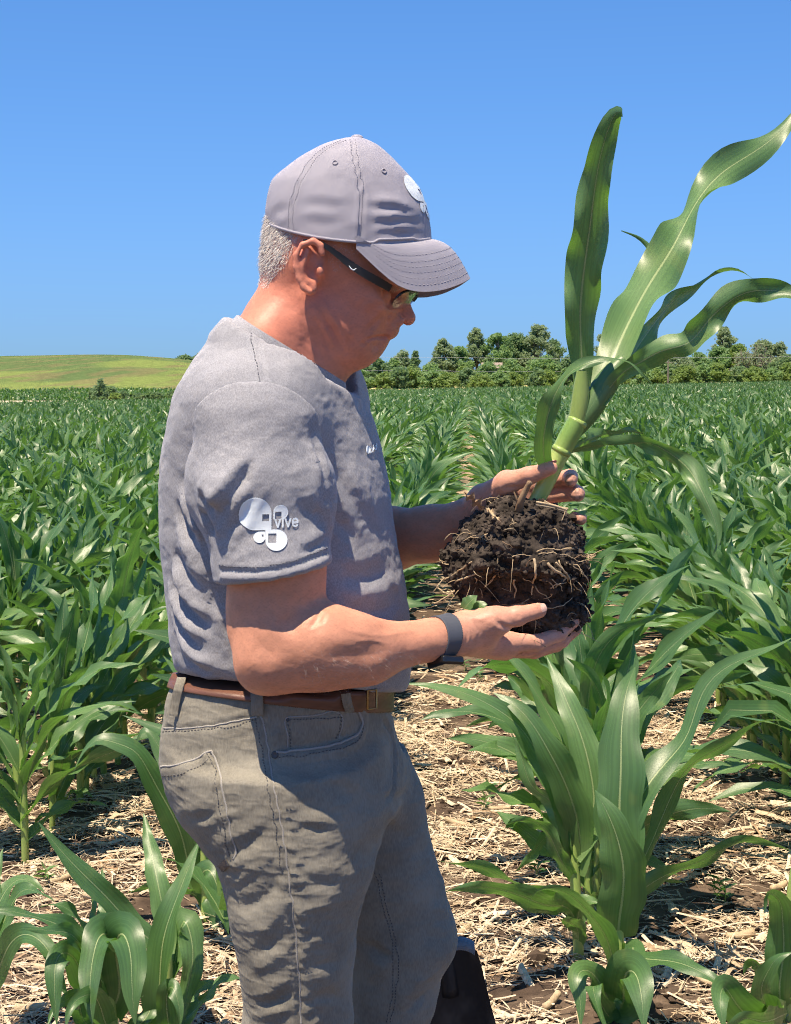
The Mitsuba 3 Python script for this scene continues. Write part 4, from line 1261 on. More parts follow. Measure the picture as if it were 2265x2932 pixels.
def lay_shape(S, poly, to_px, lift=.0016, step=2.2):
    """a flat print: a shape in its own units, laid on a surface. to_px maps the shape's units to the photograph."""
    g = []
    for gg in getattr(poly, 'geoms', [poly]):
        gg = gg.segmentize(step)
        x0, y0, x1, y1 = gg.bounds
        xs, ys = np.meshgrid(np.arange(x0, x1, step), np.arange(y0, y1, step))
        inner = [(a, b) for a, b in zip(xs.ravel(), ys.ravel()) if gg.buffer(-step * .6).contains(Point(a, b))]
        import shapely
        ring = list(gg.exterior.coords)[:-1] + [c for h in gg.interiors for c in list(h.coords)[:-1]]
        pts = np.array(ring + inner)
        from scipy.spatial import Delaunay
        tri = Delaunay(pts).simplices
        cen = pts[tri].mean(1)
        tri = tri[shapely.contains_xy(gg, cen[:, 0], cen[:, 1])]
        a, b, c = (pts[tri[:, k]] for k in range(3))
        ar = (b[:, 0] - a[:, 0]) * (c[:, 1] - a[:, 1]) - (b[:, 1] - a[:, 1]) * (c[:, 0] - a[:, 0])
        tri = tri[np.abs(ar) > 1e-4]
        g.append((np.array([to_px(*q) for q in pts]), tri))
    px, tri = cat_meshes([(np.asarray(a), b) for a, b in g])
    # where the line of sight meets the surface, evened out a little
    mm = trimesh.Trimesh(S.V, S.F, process=False)
    eye = np.tile([0, 0, EYE], (len(px), 1))
    ray = unit(np.array([P(x, y, 2.0) for x, y in px]) - eye)
    loc, ir, it = mm.ray.intersects_location(eye, ray, multiple_hits=False)
    dist, N = np.full(len(px), np.nan), np.zeros((len(px), 3))
    dist[ir], N[ir] = np.linalg.norm(loc - eye[ir], axis=1), mm.face_normals[it]
    ok = np.isfinite(dist)
    dd, ii = cKDTree(px[ok]).query(px, k=min(14, ok.sum()))
    w = np.exp(-(dd / 6) ** 2) + 1e-9
    w /= w.sum(1, keepdims=True)
    dist, N = (dist[ok][ii] * w).sum(1), unit((N[ok][ii] * w[..., None]).sum(1))
    v = eye + ray * dist[:, None] + N * lift
    fn = np.cross(v[tri[:, 1]] - v[tri[:, 0]], v[tri[:, 2]] - v[tri[:, 0]])
    flip = np.einsum('ij,ij->i', fn, N[tri[:, 0]]) < 0
    tri[flip] = tri[flip][:, ::-1]
    # a thickness of its own
    n = len(v)
    return v, tri


def teardrop(cx, cy, r, ax, ay):
    """round petal with one squared corner at (cx+ax*r, cy+ay*r)."""
    c = Point(cx, cy).buffer(r, 24)
    x0, x1 = sorted((cx, cx + ax * r))
    y0, y1 = sorted((cy, cy + ay * r))
    return unary_union([c, sbox(x0, y0, x1, y1)]).buffer(-r * .12).buffer(r * .12)


def petals(o, k=1.0):
    X = lambda x, y: (o[0] + x * k, o[1] + y * k)
    p = [teardrop(*X(-1, 0), 47 * k, 1, 1).difference(sbox(*X(20, 1), *X(39, 21))),
         teardrop(*X(72, -5), 21 * k, -1, 1).difference(sbox(*X(56, -6), *X(74, 15))),
         teardrop(*X(12, 68), 16.5 * k, 1, -1).difference(sbox(*X(19, 60), *X(24, 67))),
         teardrop(*X(60, 76), 31 * k, -1, -1).difference(sbox(*X(37, 57), *X(60, 84)))]
    return p


# the printed emblem on the sleeve: four petals round a cross, lettering beside it
O = (731, 1471)
put('person__shirt__emblem', cat_meshes([lay_shape(SLEEVE, q, lambda x, y: (x, y), lift=.0016) for q in petals(O)]), 'mat_print', label='white four-petal emblem printed on the sleeve')


def lettering(text, h):
    m = meshkit.text_mesh(text, h, .5, bold=True)
    from shapely import polygons
    v, f = np.array(m.vertices), np.array(m.faces)
    top = f[(v[f][:, :, 2] > .25).all(1)]
    return unary_union([Polygon(v[t][:, :2]) for t in top]).buffer(.15)


tx = lettering('vive', 33)
put('person__shirt__lettering', cat_meshes([lay_shape(SLEEVE, q, lambda x, y: (784 + x * .78, 1511 - y * .98 - x * .045), step=1.6, lift=.0016) for q in getattr(tx, 'geoms', [tx])]), 'mat_print', label='white word vive printed beside the emblem')
# small chest print at the far side: one petal emblem and the first letters of a word, the rest turned away
tx = lettering('bid', 17)
put('person__shirt__lettering', cat_meshes([lay_shape(SHIRT, q, lambda x, y: (1056 + x * .62, 1298 - y - x * .35), step=1.4) for q in getattr(tx, 'geoms', [tx])]), 'mat_print', label='small white letters on the chest')
put('person__shirt__emblem', lay_shape(SHIRT, Point(0, 0).buffer(1, 16), lambda x, y: (1051 + 6 * x, 1288 + 12 * y), step=.4), 'mat_print', label='small white oval mark on the chest')

# ------------------------------------------------------------------ trousers
YP = 1.168
pants = Blob()
PR = [(1915, 524, 1150, .166), (1990, 494, 1108, .168), (2060, 482, 1114, .172), (2140, 474, 1134, .176), (2220, 486, 1150, .178), (2290, 512, 1140, .172), (2350, 575, 1110, .155)]
pants.add(loft([section(r, a, b, c, YP) for r, a, b, c in PR], YAW, 2.3), .02)


def leg(rows, yc, k, b):
    """one trouser leg: (row, left px, right px), as round cones side by side."""
    return loft([(M(l, r, yc(r))[2], *(0.5 * (M(l, r, yc(r)) + M(x, r, yc(r))))[:2], (M(x, r, yc(r))[0] - M(l, r, yc(r))[0]) / 2, b(r)) for r, l, x in rows], YAW * .3, 2.15)


near_rows = [(2180, 520, 1050), (2260, 525, 1070), (2330, 552, 1082), (2400, 590, 1074), (2480, 628, 1070), (2560, 650, 1044), (2640, 664, 1024), (2720, 682, 1018), (2800, 694, 1006), (2860, 704, 1002), (2930, 694, 1010), (3050, 690, 1000), (3300, 702, 985), (3600, 712, 978), (3890, 706, 985)]
pants.add(leg(near_rows, lambda r: np.interp(r, [2180, 2600, 2930, 3300], [1.075, 1.065, 1.075, 1.09]), 1, lambda r: np.interp(r, [2180, 2400, 2700, 2930, 3300, 3900], [.118, .116, .098, .086, .078, .080])), .035)
far_rows = [(2150, 850, 1160), (2230, 820, 1196), (2320, 800, 1218), (2420, 812, 1234), (2510, 850, 1262), (2590, 890, 1284), (2650, 930, 1302), (2730, 960, 1296), (2790, 975, 1264), (2860, 985, 1250), (2930, 985, 1230), (3050, 990, 1210), (3250, 1000, 1195), (3450, 1004, 1186), (3650, 1000, 1190)]
pants.add(leg(far_rows, lambda r: np.interp(r, [2150, 2600, 2930], [1.29, 1.30, 1.29]), 1, lambda r: np.interp(r, [2150, 2400, 2700, 2930, 3300], [.11, .108, .092, .082, .07])), .03)


def pants_f(p):
    d = pants(p)
    top = (p - M(520, 1946, YP)) @ WSTN
    return smax(d, top, .006)


e1, e2 = M(520, 1946, YP), M(1110, 2014, YP)
WSTN = unit(np.cross(e2 - e1, [0, 1.0, -.16]))
WSTN = WSTN if WSTN[2] > 0 else -WSTN
LV, LF = nets(pants_f, (-.42, .85 + DY, .03), (.20, 1.52 + DY, 1.12), .0041, relax=2)
LV, LF = keep_big(LV, LF)
t = Sculpt(LV, LF)
SIDE = [(745, 2040), (766, 2130), (782, 2240), (800, 2330), (815, 2420), (826, 2500), (838, 2600), (848, 2700), (856, 2800), (860, 2932)]
# seams, pockets
t.stroke(SIDE, .0045, .0026, 'crease', .03)
t.stroke([(a - 9, b) for a, b in SIDE[:6]], .0065, .0022, 'ridge', .06)
YOKE = [(468, 2085), (520, 2086), (600, 2079), (680, 2066), (735, 2052)]
t.stroke(YOKE, .0045, .0024, 'crease', .05)
BACKP = [(458, 2196), (520, 2193), (570, 2176), (606, 2152), (622, 2190), (638, 2260), (655, 2340), (668, 2400), (676, 2458), (650, 2472)]
t.stroke(BACKP[:4], .0060, .0026, 'step', .05)
t.stroke(BACKP[3:], .0045, .0032, 'crease', .05)
t.stroke([(a - 8, b + 4) for a, b in BACKP[3:]], .006, .0020, 'ridge', .1)
POCK = [(790, 2155), (860, 2152), (930, 2143), (990, 2126), (1022, 2100), (1030, 2065), (1018, 2030)]
t.stroke(POCK, .0055, .0050, 'step', .05)
t.stroke([(a, b - 14) for a, b in POCK[:5]], .010, .0060, 'valley', .15)
COIN = [(826, 2145), (822, 2100), (820, 2056), (880, 2052), (975, 2043), (978, 2080), (974, 2120)]
t.stroke(COIN, .0040, .0022, 'crease', .05)
FLY = [(1085, 2050), (1120, 2090), (1132, 2150), (1128, 2220), (1112, 2280), (1092, 2300)]
t.stroke(FLY, .006, .0050, 'crease', .1)
t.apply()
rr = np.random.default_rng(3)
# puckers along the side seam and the pocket seam
for i in range(30):
    u = i / 29
    k = np.interp(u * 9, range(10), [a for a, _ in SIDE]), np.interp(u * 9, range(10), [b for _, b in SIDE])
    L = 20 + 50 * rr.random()
    t.stroke([(k[0] + 3, k[1]), (k[0] + L * .5, k[1] + 4 * rr.normal()), (k[0] + L, k[1] + 8 * rr.normal())], .0055, .0024 * (.5 + rr.random()), 'ridge', .45)
    if i % 2:
        t.stroke([(k[0] - 4, k[1]), (k[0] - L * .35, k[1] - 4), (k[0] - L * .7, k[1] - 2)], .0055, .0018, 'ridge', .45)
for i in range(12):
    u = i / 11
    k = np.interp(u * 5, range(6), [a for a, _ in BACKP[3:9]]), np.interp(u * 5, range(6), [b for _, b in BACKP[3:9]])
    t.stroke([(k[0] - 3, k[1]), (k[0] - 28, k[1] - 2 + 6 * rr.normal())], .005, .0022, 'ridge', .4)
# folds: seat, thigh, back of the knee
for q, w, a, kd in (
        ([(500, 2330), (560, 2310), (640, 2290)], .016, .008, 'ridge'), ([(540, 2390), (600, 2350), (660, 2330), (740, 2330)], .014, .009, 'ridge'), ([(560, 2365), (610, 2330), (640, 2320)], .009, .007, 'crease'),
        ([(590, 2430), (660, 2400), (720, 2370), (790, 2340)], .015, .009, 'ridge'), ([(610, 2460), (680, 2440), (740, 2400), (780, 2370)], .011, .008, 'crease'), ([(640, 2550), (700, 2510), (760, 2460), (810, 2410)], .018, .010, 'ridge'),
        ([(650, 2590), (720, 2590), (790, 2530), (820, 2470)], .014, .010, 'crease'), ([(670, 2650), (740, 2660), (810, 2600), (838, 2540)], .018, .009, 'ridge'), ([(690, 2730), (760, 2720), (820, 2660)], .014, .009, 'crease'),
        ([(692, 2790), (760, 2760), (830, 2700)], .016, .008, 'ridge'), ([(700, 2850), (780, 2830), (850, 2770)], .014, .010, 'ridge'), ([(712, 2870), (790, 2870), (850, 2830)], .010, .008, 'crease'), ([(700, 2915), (780, 2900), (850, 2870)], .014, .008, 'ridge'),
        ([(830, 2330), (900, 2350), (970, 2355), (1040, 2350)], .014, .006, 'ridge'), ([(830, 2360), (900, 2376), (980, 2370)], .010, .006, 'crease'), ([(840, 2290), (920, 2320), (1000, 2330)], .010, .004, 'crease'),
        ([(880, 2170), (960, 2210), (1040, 2260), (1085, 2290)], .016, .006, 'ridge'), ([(860, 2200), (950, 2250), (1040, 2290)], .012, .005, 'crease'), ([(1000, 2150), (1060, 2190), (1110, 2240)], .014, .005, 'ridge'),
        ([(845, 2500), (920, 2490), (1000, 2500), (1055, 2490)], .016, .006, 'ridge'), ([(860, 2540), (930, 2530), (990, 2540)], .011, .006, 'crease'), ([(860, 2600), (920, 2590), (980, 2600)], .013, .005, 'ridge'),
        ([(868, 2690), (930, 2700), (1000, 2680)], .013, .006, 'ridge'), ([(870, 2760), (940, 2760), (1000, 2740)], .012, .006, 'crease'), ([(870, 2810), (930, 2800), (990, 2810)], .013, .007, 'ridge'), ([(870, 2870), (940, 2850), (1000, 2860)], .012, .007, 'crease'),
        ([(1090, 2300), (1140, 2290), (1190, 2250)], .014, .007, 'crease'), ([(1085, 2340), (1150, 2330), (1210, 2300)], .018, .008, 'ridge'), ([(1090, 2400), (1150, 2400), (1220, 2370)], .016, .006, 'crease'), ([(1160, 2560), (1180, 2500), (1200, 2440)], .016, .005, 'ridge'),
        ([(1040, 2700), (1080, 2720), (1110, 2760)], .012, .009, 'crease'), ([(1030, 2790), (1080, 2790), (1120, 2740)], .014, .010, 'ridge'), ([(1130, 2900), (1180, 2830), (1250, 2790)], .012, .008, 'ridge'), ([(1150, 2920), (1200, 2860), (1245, 2820)], .010, .008, 'crease'),
        ([(1240, 2590), (1265, 2610), (1290, 2600)], .014, .006, 'ridge'), ([(1215, 2660), (1250, 2690), (1285, 2680)], .014, .006, 'crease'), ([(470, 2140), (560, 2130), (650, 2110)], .02, .004, 'ridge'), ([(640, 2230), (700, 2250), (760, 2240)], .02, .004, 'ridge')):
    t.stroke(q, w * .75, a * .45, kd, .4)
t.apply()
t.off += (meshkit.fbm(t.V * [14, 14, 22], 3, 51) - .5) * .006 + (1 - np.abs(meshkit.fbm(t.V * [28, 28, 40], 2, 53) * 2 - 1)) * .0018
t.apply()
PANTS = t


def pants_col(p, n, uv):
    a = fbm(p.x * 700, p.y * 700, p.z * 160, 2)
    b = fbm(p.x * 16, p.y * 16, p.z * 16, 3)
    return mix((0.170, 0.160, 0.130), (0.268, 0.255, 0.208), sstep(.2, .8, a * .45 + b * .55))


mat('mat_trousers', pants_col, 0.85, 0.25, bump=lambda p, n, uv: .15 * noise(p.x * 1300, p.y * 1300, p.z * 500) + (1 - dr.abs(fbm(p.x * 26, p.y * 26, p.z * 60, 3) * 2 - 1)) ** 3, bump_scale=0.0011, sheen=0.2)
put('person__trousers', (t.V, t.F), 'mat_trousers', label='grey five-pocket trousers')
mat('mat_trouser_thread', (0.105, 0.105, 0.105), 0.8, 0.2)
mat('mat_trouser_seam', (0.33, 0.32, 0.29), 0.85, 0.2)
st = [stitch(PANTS, [(a - 17, b) for a, b in SIDE[:6]]), stitch(PANTS, [(a, b + 10) for a, b in YOKE]), stitch(PANTS, [(a - 12, b + 2) for a, b in BACKP[3:9]]), stitch(PANTS, [(a, b + 24) for a, b in BACKP[:4]]),
      stitch(PANTS, [(a + 1, b + 12) for a, b in POCK[:6]]), stitch(PANTS, [(a + 8, b + 4) for a, b in COIN[:3]]), stitch(PANTS, [(a, b + 9) for a, b in COIN[2:5]]), stitch(PANTS, [(a - 8, b) for a, b in COIN[4:]]),
      stitch(PANTS, [(1078, 2500), (1095, 2590), (1122, 2690), (1128, 2790), (1118, 2880), (1105, 2932)]), stitch(PANTS, [(1088, 2500), (1105, 2590), (1132, 2690), (1138, 2790), (1128, 2880), (1115, 2932)])]
put('person__trousers__stitching', cat_meshes(st), 'mat_trouser_thread', kind='stuff')
for q, r_, l_ in ((SIDE, .0013, 0), (BACKP[3:9], .0016, .0004), (YOKE, .0014, .0004), (BACKP[:4], .0016, .0006), (POCK, .0019, .0006), (COIN, .0011, .0004)):
    put('person__trousers__seam', cord(PANTS, q, r_, l_), 'mat_trouser_seam')
mat('mat_rivet', (0.045, 0.05, 0.06), 0.4, 0.5)


def disc(c, n, r, h, seg=20):
    n = unit(n)
    a = unit(np.cross(n, [0.1, 0.3, 1.0]))
    b = np.cross(n, a)
    u = np.linspace(0, 2 * np.pi, seg, endpoint=False)
    ring = np.cos(u)[:, None] * a + np.sin(u)[:, None] * b
    v = np.vstack([c + ring * r, c + ring * r + n * h, c + ring * r * .72 + n * h * 1.35, c + ring * r * .62 + n * h * .9, [c + n * h * .8]])
    f = []
    for k in range(3):
        for i in range(seg):
            j = (i + 1) % seg
            f += [[k * seg + i, k * seg + j, (k + 1) * seg + j], [k * seg + i, (k + 1) * seg + j, (k + 1) * seg + i]]
    f += [[3 * seg + i, 3 * seg + (i + 1) % seg, 4 * seg] for i in range(seg)]
    return v, np.array(f)


for x, y, rad in ((786, 2164, .0050), (827, 2066, .0022), (604, 2160, .0018), (505, 2036, .0016)):
    c, n = PANTS.at(x, y)
    put('person__trousers__rivet', disc(c, n, rad, .0012), 'mat_rivet')
# small dark label at the foot of the back pocket
c = lay(PANTS, [(630, 2478), (655, 2455), (668, 2470), (642, 2492)], .0016)
put('person__trousers__tag', (np.vstack([c, c + unit(np.cross(c[1] - c[0], c[2] - c[0])) * -.0012]), np.array([[0, 1, 2], [0, 2, 3], [4, 6, 5], [4, 7, 6], [0, 4, 5], [0, 5, 1], [1, 5, 6], [1, 6, 2], [2, 6, 7], [2, 7, 3], [3, 7, 4], [3, 4, 0]])), 'mat_rivet', smooth=False)

# ------------------------------------------------------------------ belt and belt loops
belt_c = M(820, 1975, YP)
BN = WSTN
waist = loft([section(r, a, b, c, YP) for r, a, b, c in PR], YAW, 2.3)
rows = []
for k, (o, e) in enumerate(((-.0205, .0016), (-.0195, .0042), (-.0110, .0050), (0, .0052), (.0110, .0050), (.0195, .0042), (.0205, .0016))):
    pts, d = ring(waist, M(815, 1962, YP) + BN * o, BN, .1, 140, None)
    rows.append(pts + d * (e + .0025))
bv = np.stack(rows, 0)
m = bv.shape[1]
bvv = bv.reshape(-1, 3)
i, j = np.meshgrid(np.arange(6), np.arange(m), indexing='ij')
a, b2 = (i * m + j).ravel(), (i * m + (j + 1) % m).ravel()
bf = np.vstack([np.stack([a, b2, b2 + m], 1), np.stack([a, b2 + m, a + m], 1)])
mat('mat_belt', lambda p, n, uv: mix((0.085, 0.038, 0.026), (0.175, 0.082, 0.052), fbm(p.x * 40, p.y * 40, p.z * 160, 4)), 0.45, 0.5, bump=lambda p, n, uv: fbm(p.x * 300, p.y * 300, p.z * 300, 3), bump_scale=.0005)
put('person__belt', (bvv, bf), 'mat_belt', smooth=60, label='brown leather belt')


def loop(S0, pts, w, t_=.0022):
    """a strap through points (px, py, y), w wide."""
    p = spline(np.array([M(*q) for q in pts]), 14)
    tt = unit(np.gradient(p, axis=0))
    out = unit(np.cross(tt, [1.0, 0, 0]))
    out = np.where(out[:, 1:2] > 0, -out, out)
    sd = np.cross(tt, out)
    prof = [(-1, 0), (-.9, 1), (.9, 1), (1, 0)]
    v = np.stack([p + sd * w / 2 * a + out * t_ * b for a, b in prof], 1).reshape(-1, 3)
    return v, grid_faces(14, 4)


def surf_y(x, y, off):
    """depth of the trousers or belt there, brought forward by off."""
    r = M(x, y, 1.0)
    best = None
    for V, in ((PANTS.V,), (bvv,)):
        qx, qy, qd = project(V)
        k = np.hypot(qx - x, qy - y) < 16
        if k.any():
            yy = V[k][np.argmin(qd[k])][1]
            best = yy if best is None else min(best, yy)
    return (best if best is not None else 2.0) - off


for pts, w in (([(732, 1925), (733, 1960), (736, 2000), (737, 2048)], .0165), ([(522, 1935), (512, 1970), (502, 2010), (496, 2050)], .013), ([(990, 1985), (994, 2010), (1002, 2035)], .013)):
    q = [(x, y, surf_y(x, y, .0045 if 0 < n < len(pts) - 1 else .002) - DY) for n, (x, y) in enumerate(pts)]
    put('person__trousers__belt_loop', loop(None, q, w), 'mat_trousers')
mat('mat_brass', (0.38, 0.27, 0.12), 0.3, 0.5, metallic=1.0)
bk = P(1048, 2006, surf_y(1048, 2006, .006))
tb = tube([bk + [.002, .004, -.013], bk + [.002, .003, .013], bk + [.014, .012, .013], bk + [.014, .014, -.013], bk + [.002, .004, -.013]], .0017, 8)
put('person__belt__buckle', tb, 'mat_brass')

# ------------------------------------------------------------------ shoes (below the frame, they cast his shadow)
mat('mat_boot', (0.06, 0.045, 0.035), 0.6, 0.4)
for px, yy, rw in ((835, 1.09, 3890), (1088, 1.29, 3650)):
    c = M(px, rw, yy)
    c[2] = ground_z(c[0], c[1])
    b = Blob().add(rc(c + [-.06, 0, .06], c + [.10, -.01, .045], .055, .045), .02).add(rc(c + [-.05, 0, .06], c + [-.05, 0, .20], .05, .052), .02)
    v, f = nets(lambda p: np.maximum(b(p), (c[2] + .004) - p[:, 2]), c + [-.15, -.1, -.02], c + [.2, .1, .3], .007)
    put('person__shoe', (v, f), 'mat_boot')
# ------------------------------------------------------------------ cap
YC = YH
LOWER = [(766, 642), (833, 672), (878, 683), (944, 686), (1001, 691), (1124, 692), (1236, 684)]
CAPC = H(990, 668)
# the crown as a closed outline swept round: section shapes along the head's own length axis
CROWN = [(759, 606), (764, 559), (778, 516), (806, 490), (859, 451), (916, 419), (972, 402), (1022, 397), (1058, 405), (1091, 424), (1124, 454), (1162, 492), (1191, 525), (1214, 568), (1226, 606), (1234, 653), (1236, 684)]
RIM0, RIM1 = H(766, 640), H(1236, 686)
CA = unit(RIM1 - RIM0)                        # along the rim plane, towards the brim
CB = np.array([0, 1.0, 0])
CN_ = np.cross(CA, CB)
CN_ = CN_ if CN_[2] > 0 else -CN_
CM, CLEN = (RIM0 + RIM1) / 2, np.linalg.norm(RIM1 - RIM0) / 2
prof = np.array([[(H(x, y) - CM) @ CA / CLEN, (H(x, y) - CM) @ CN_] for x, y in [(766, 640)] + CROWN])
CW = .0905                                    # half the width of the cap


def crown_point(th, ph):
    """th: round the rim (0 = front), ph: 0 at the rim to 1 at the button."""
    # profile in the middle plane: front part and back part meet at the button
    bt = (H(1022, 397) - CM)
    bu, bn = bt @ CA / CLEN, bt @ CN_
    c, s_ = math.cos(th), math.sin(th)
    front = c >= 0
    side = prof[8:][::-1] if front else prof[:9]
    L = np.r_[0, np.cumsum(np.hypot(np.diff(side[:, 0] * CLEN), np.diff(side[:, 1])))]
    L /= L[-1]
    u = np.interp(ph, L, side[:, 0]); n = np.interp(ph, L, side[:, 1])
    # side profile: up with a little bulge, then over to the button
    a = ph * np.pi / 2
    su, sn = math.cos(a) ** .72, math.sin(a) ** .95 * bn
    w = abs(c) ** 1.6
    uu = bu + (u - bu) * c / max(abs(c), 1e-6) * np.sign(c) * abs(c) ** .92 if True else 0
    n_ = n * w + sn * (1 - w)
    return CM + CA * CLEN * (bu + (u - bu) * abs(c) ** .92) + CB * CW * su * np.sign(s_) * abs(s_) ** .92 * (1 + .02 * math.sin(a * 2)) + CN_ * (n_ - .021 * abs(s_) ** 1.6 * max(0, 1 - ph * 1.6) ** 1.5)


NT, NP = 168, 60
cv = np.array([[crown_point(t_, p_) for t_ in np.linspace(0, 2 * np.pi, NT, endpoint=False)] for p_ in np.linspace(0, 1, NP)])
i, j = np.meshgrid(np.arange(NP - 1), np.arange(NT), indexing='ij')
a, b2 = (i * NT + j).ravel(), (i * NT + (j + 1) % NT).ravel()
cf = np.vstack([np.stack([a, b2, b2 + NT], 1), np.stack([a, b2 + NT, a + NT], 1)])
cvv = cv.reshape(-1, 3)
for _ in range(4):
    cvv[NT:-NT] = (.5 * cvv + .5 * lap(cvv, cf))[NT:-NT]
n0 = vnormals(cvv, cf)
if np.mean(np.einsum('ij,ij->i', n0, cvv - CM)) < 0:
    cf = cf[:, ::-1]
th_ = np.tile(np.linspace(0, 360, NT, endpoint=False), NP)
ph_ = np.repeat(np.linspace(0, 1, NP), NT)
c = Sculpt(cvv, cf)
S1 = [(1012, 400), (1018, 450), (1030, 510), (1036, 560), (1034, 610), (1030, 690)]
S2 = [(985, 404), (930, 430), (885, 475), (855, 530), (838, 590), (834, 672)]
S3 = [(1046, 402), (1090, 430), (1135, 475), (1180, 540), (1210, 610), (1222, 686)]
for q in (S1, S2):
    c.stroke(q, .0022, .0016, 'crease', .02)
    c.stroke([(x + 7, y) for x, y in q], .003, .0009, 'ridge', .02)
    c.stroke([(x - 7, y) for x, y in q], .003, .0009, 'ridge', .02)
c.stroke(S3, .0020, .0010, 'crease', .02)
c.apply()
for q, w, a_, k_ in (
        ([(1040, 565), (1100, 572), (1160, 590), (1205, 610)], .008, .0050, 'ridge'), ([(1020, 585), (1090, 595), (1160, 610), (1220, 622)], .0050, .0050, 'crease'), ([(1050, 620), (1120, 615), (1190, 618), (1228, 628)], .007, .0050, 'ridge'),
        ([(1040, 642), (1110, 638), (1180, 634), (1226, 640)], .0050, .0045, 'crease'), ([(1060, 660), (1130, 648), (1200, 652)], .008, .0040, 'ridge'), ([(1050, 676), (1130, 668), (1220, 672)], .0045, .0030, 'crease'),
        ([(850, 560), (910, 556), (970, 566), (1025, 570)], .010, .0035, 'ridge'), ([(845, 582), (920, 585), (1000, 592)], .006, .0035, 'crease'), ([(840, 620), (900, 606), (960, 612)], .008, .0030, 'ridge'), ([(845, 640), (920, 640), (1000, 640)], .006, .0028, 'crease'),
        ([(770, 600), (800, 575), (838, 570)], .008, .0030, 'ridge'), ([(768, 625), (800, 606), (836, 600)], .006, .0032, 'crease'), ([(790, 655), (820, 630), (840, 625)], .006, .0025, 'ridge'), ([(960, 480), (980, 520), (1010, 545)], .010, .0018, 'crease'),
        ([(1060, 520), (1100, 545), (1150, 560)], .010, .0022, 'crease'), ([(980, 650), (1030, 640), (1060, 646)], .007, .0026, 'ridge')):
    c.stroke(q, w * 1.2, a_ * (.42 if q[-1][0] < 1040 else .62), k_, .45)
c.apply()
c.off += (meshkit.fbm(c.V * 34, 3, 61) - .5) * .0022 * np.clip(ph_ * 6, 0, 1)
c.apply()
CAP = c
mat('mat_cap', lambda p, n, uv: mix((0.30, 0.295, 0.345), (0.345, 0.34, 0.39), fbm(p.x * 60, p.y * 60, p.z * 60, 3)), 0.72, 0.35, bump=lambda p, n, uv: noise(p.x * 700, p.y * 700, p.z * 700), bump_scale=.00008, sheen=.3)
mat('mat_cap_thread', (0.32, 0.315, 0.365), 0.8, 0.2)
thing_cap = 'person__cap'
put('person__cap', (c.V, c.F), 'mat_cap', label='grey baseball cap')
put('person__cap__stitching', cat_meshes([stitch(CAP, [(x + 5, y) for x, y in S1], .0005, 7), stitch(CAP, [(x - 9, y) for x, y in S1], .0005, 7), stitch(CAP, [(x + 6, y) for x, y in S2], .0005, 7), stitch(CAP, [(x - 8, y) for x, y in S2], .0005, 7)]), 'mat_cap_thread', kind='stuff')
edge, en = CAP.curve([(772, 644), (833, 670), (878, 681), (944, 684), (1001, 688), (1124, 689), (1228, 683)])
put('person__cap__edge', tube(edge, .0022, 6), 'mat_cap')
btn = ell(H(1022, 396), (.0092, .0092, .0052))
put('person__cap__button', nets(lambda p: smin(btn(p), ell(H(1022, 401), (.0060, .0060, .004))(p), .002), H(1022, 399) - .016, H(1022, 399) + .016, .0012), 'mat_cap')
for x, y in ((958, 466), (1100, 489)):
    p0, nn = CAP.at(x, y)
    u_ = np.linspace(0, 2 * np.pi, 15)
    a_ = unit(np.cross(nn, [0, .2, 1.0])); b_ = np.cross(nn, a_)
    put('person__cap__eyelet', tube(p0 + nn * .0006 + .0032 * (np.cos(u_)[:, None] * a_ + np.sin(u_)[:, None] * b_), .0010, 6, cap=False), 'mat_cap_thread')
CG = CAP.V.reshape(NP, NT, 3)


def on_cap(x, y, lift=.0012):
    """a point of the cap front: x to the wearer's left, y down, in units of the emblem."""
    t_ = ((x - 22) * .00043 / CW * 1.1 - .36) / (2 * np.pi) * NT
    p_ = np.clip((.30 - (y - 30) * .00043 / .200) * (NP - 1), 0, NP - 2.001)
    t_ = t_ % NT
    i0, j0 = int(p_), int(t_)
    u, w = p_ - i0, t_ - j0
    g = lambda a_, b_: CG[a_, b_ % NT]
    q = (g(i0, j0) * (1 - w) + g(i0, j0 + 1) * w) * (1 - u) + (g(i0 + 1, j0) * (1 - w) + g(i0 + 1, j0 + 1) * w) * u
    nn_ = unit(np.cross(g(i0, j0 + 1) - g(i0, j0), g(i0 + 1, j0) - g(i0, j0)))
    return q + (nn_ if nn_ @ (q - CM) > 0 else -nn_) * lift


def flat_mesh(gg, step):
    import shapely
    from scipy.spatial import Delaunay
    gg = gg.segmentize(step)
    x0, y0, x1, y1 = gg.bounds
    xs, ys = np.meshgrid(np.arange(x0, x1, step), np.arange(y0, y1, step))
    xs, ys = xs.ravel(), ys.ravel()
    k = shapely.contains_xy(gg.buffer(-step * .6), xs, ys)
    ring_ = list(gg.exterior.coords)[:-1] + [c_ for h_ in gg.interiors for c_ in list(h_.coords)[:-1]]
    pts = np.vstack([np.array(ring_), np.stack([xs[k], ys[k]], 1)])
    tri = Delaunay(pts).simplices
    cen = pts[tri].mean(1)
    return pts, tri[shapely.contains_xy(gg, cen[:, 0], cen[:, 1])]


em = []
for q in petals((0, 0), 1.0):
    pts, tri = flat_mesh(q, 4)
    em.append((np.array([on_cap(*r_) for r_ in pts]), tri))
put('person__cap__emblem', cat_meshes(em), 'mat_print', label='white embroidered four-petal emblem on the cap front')

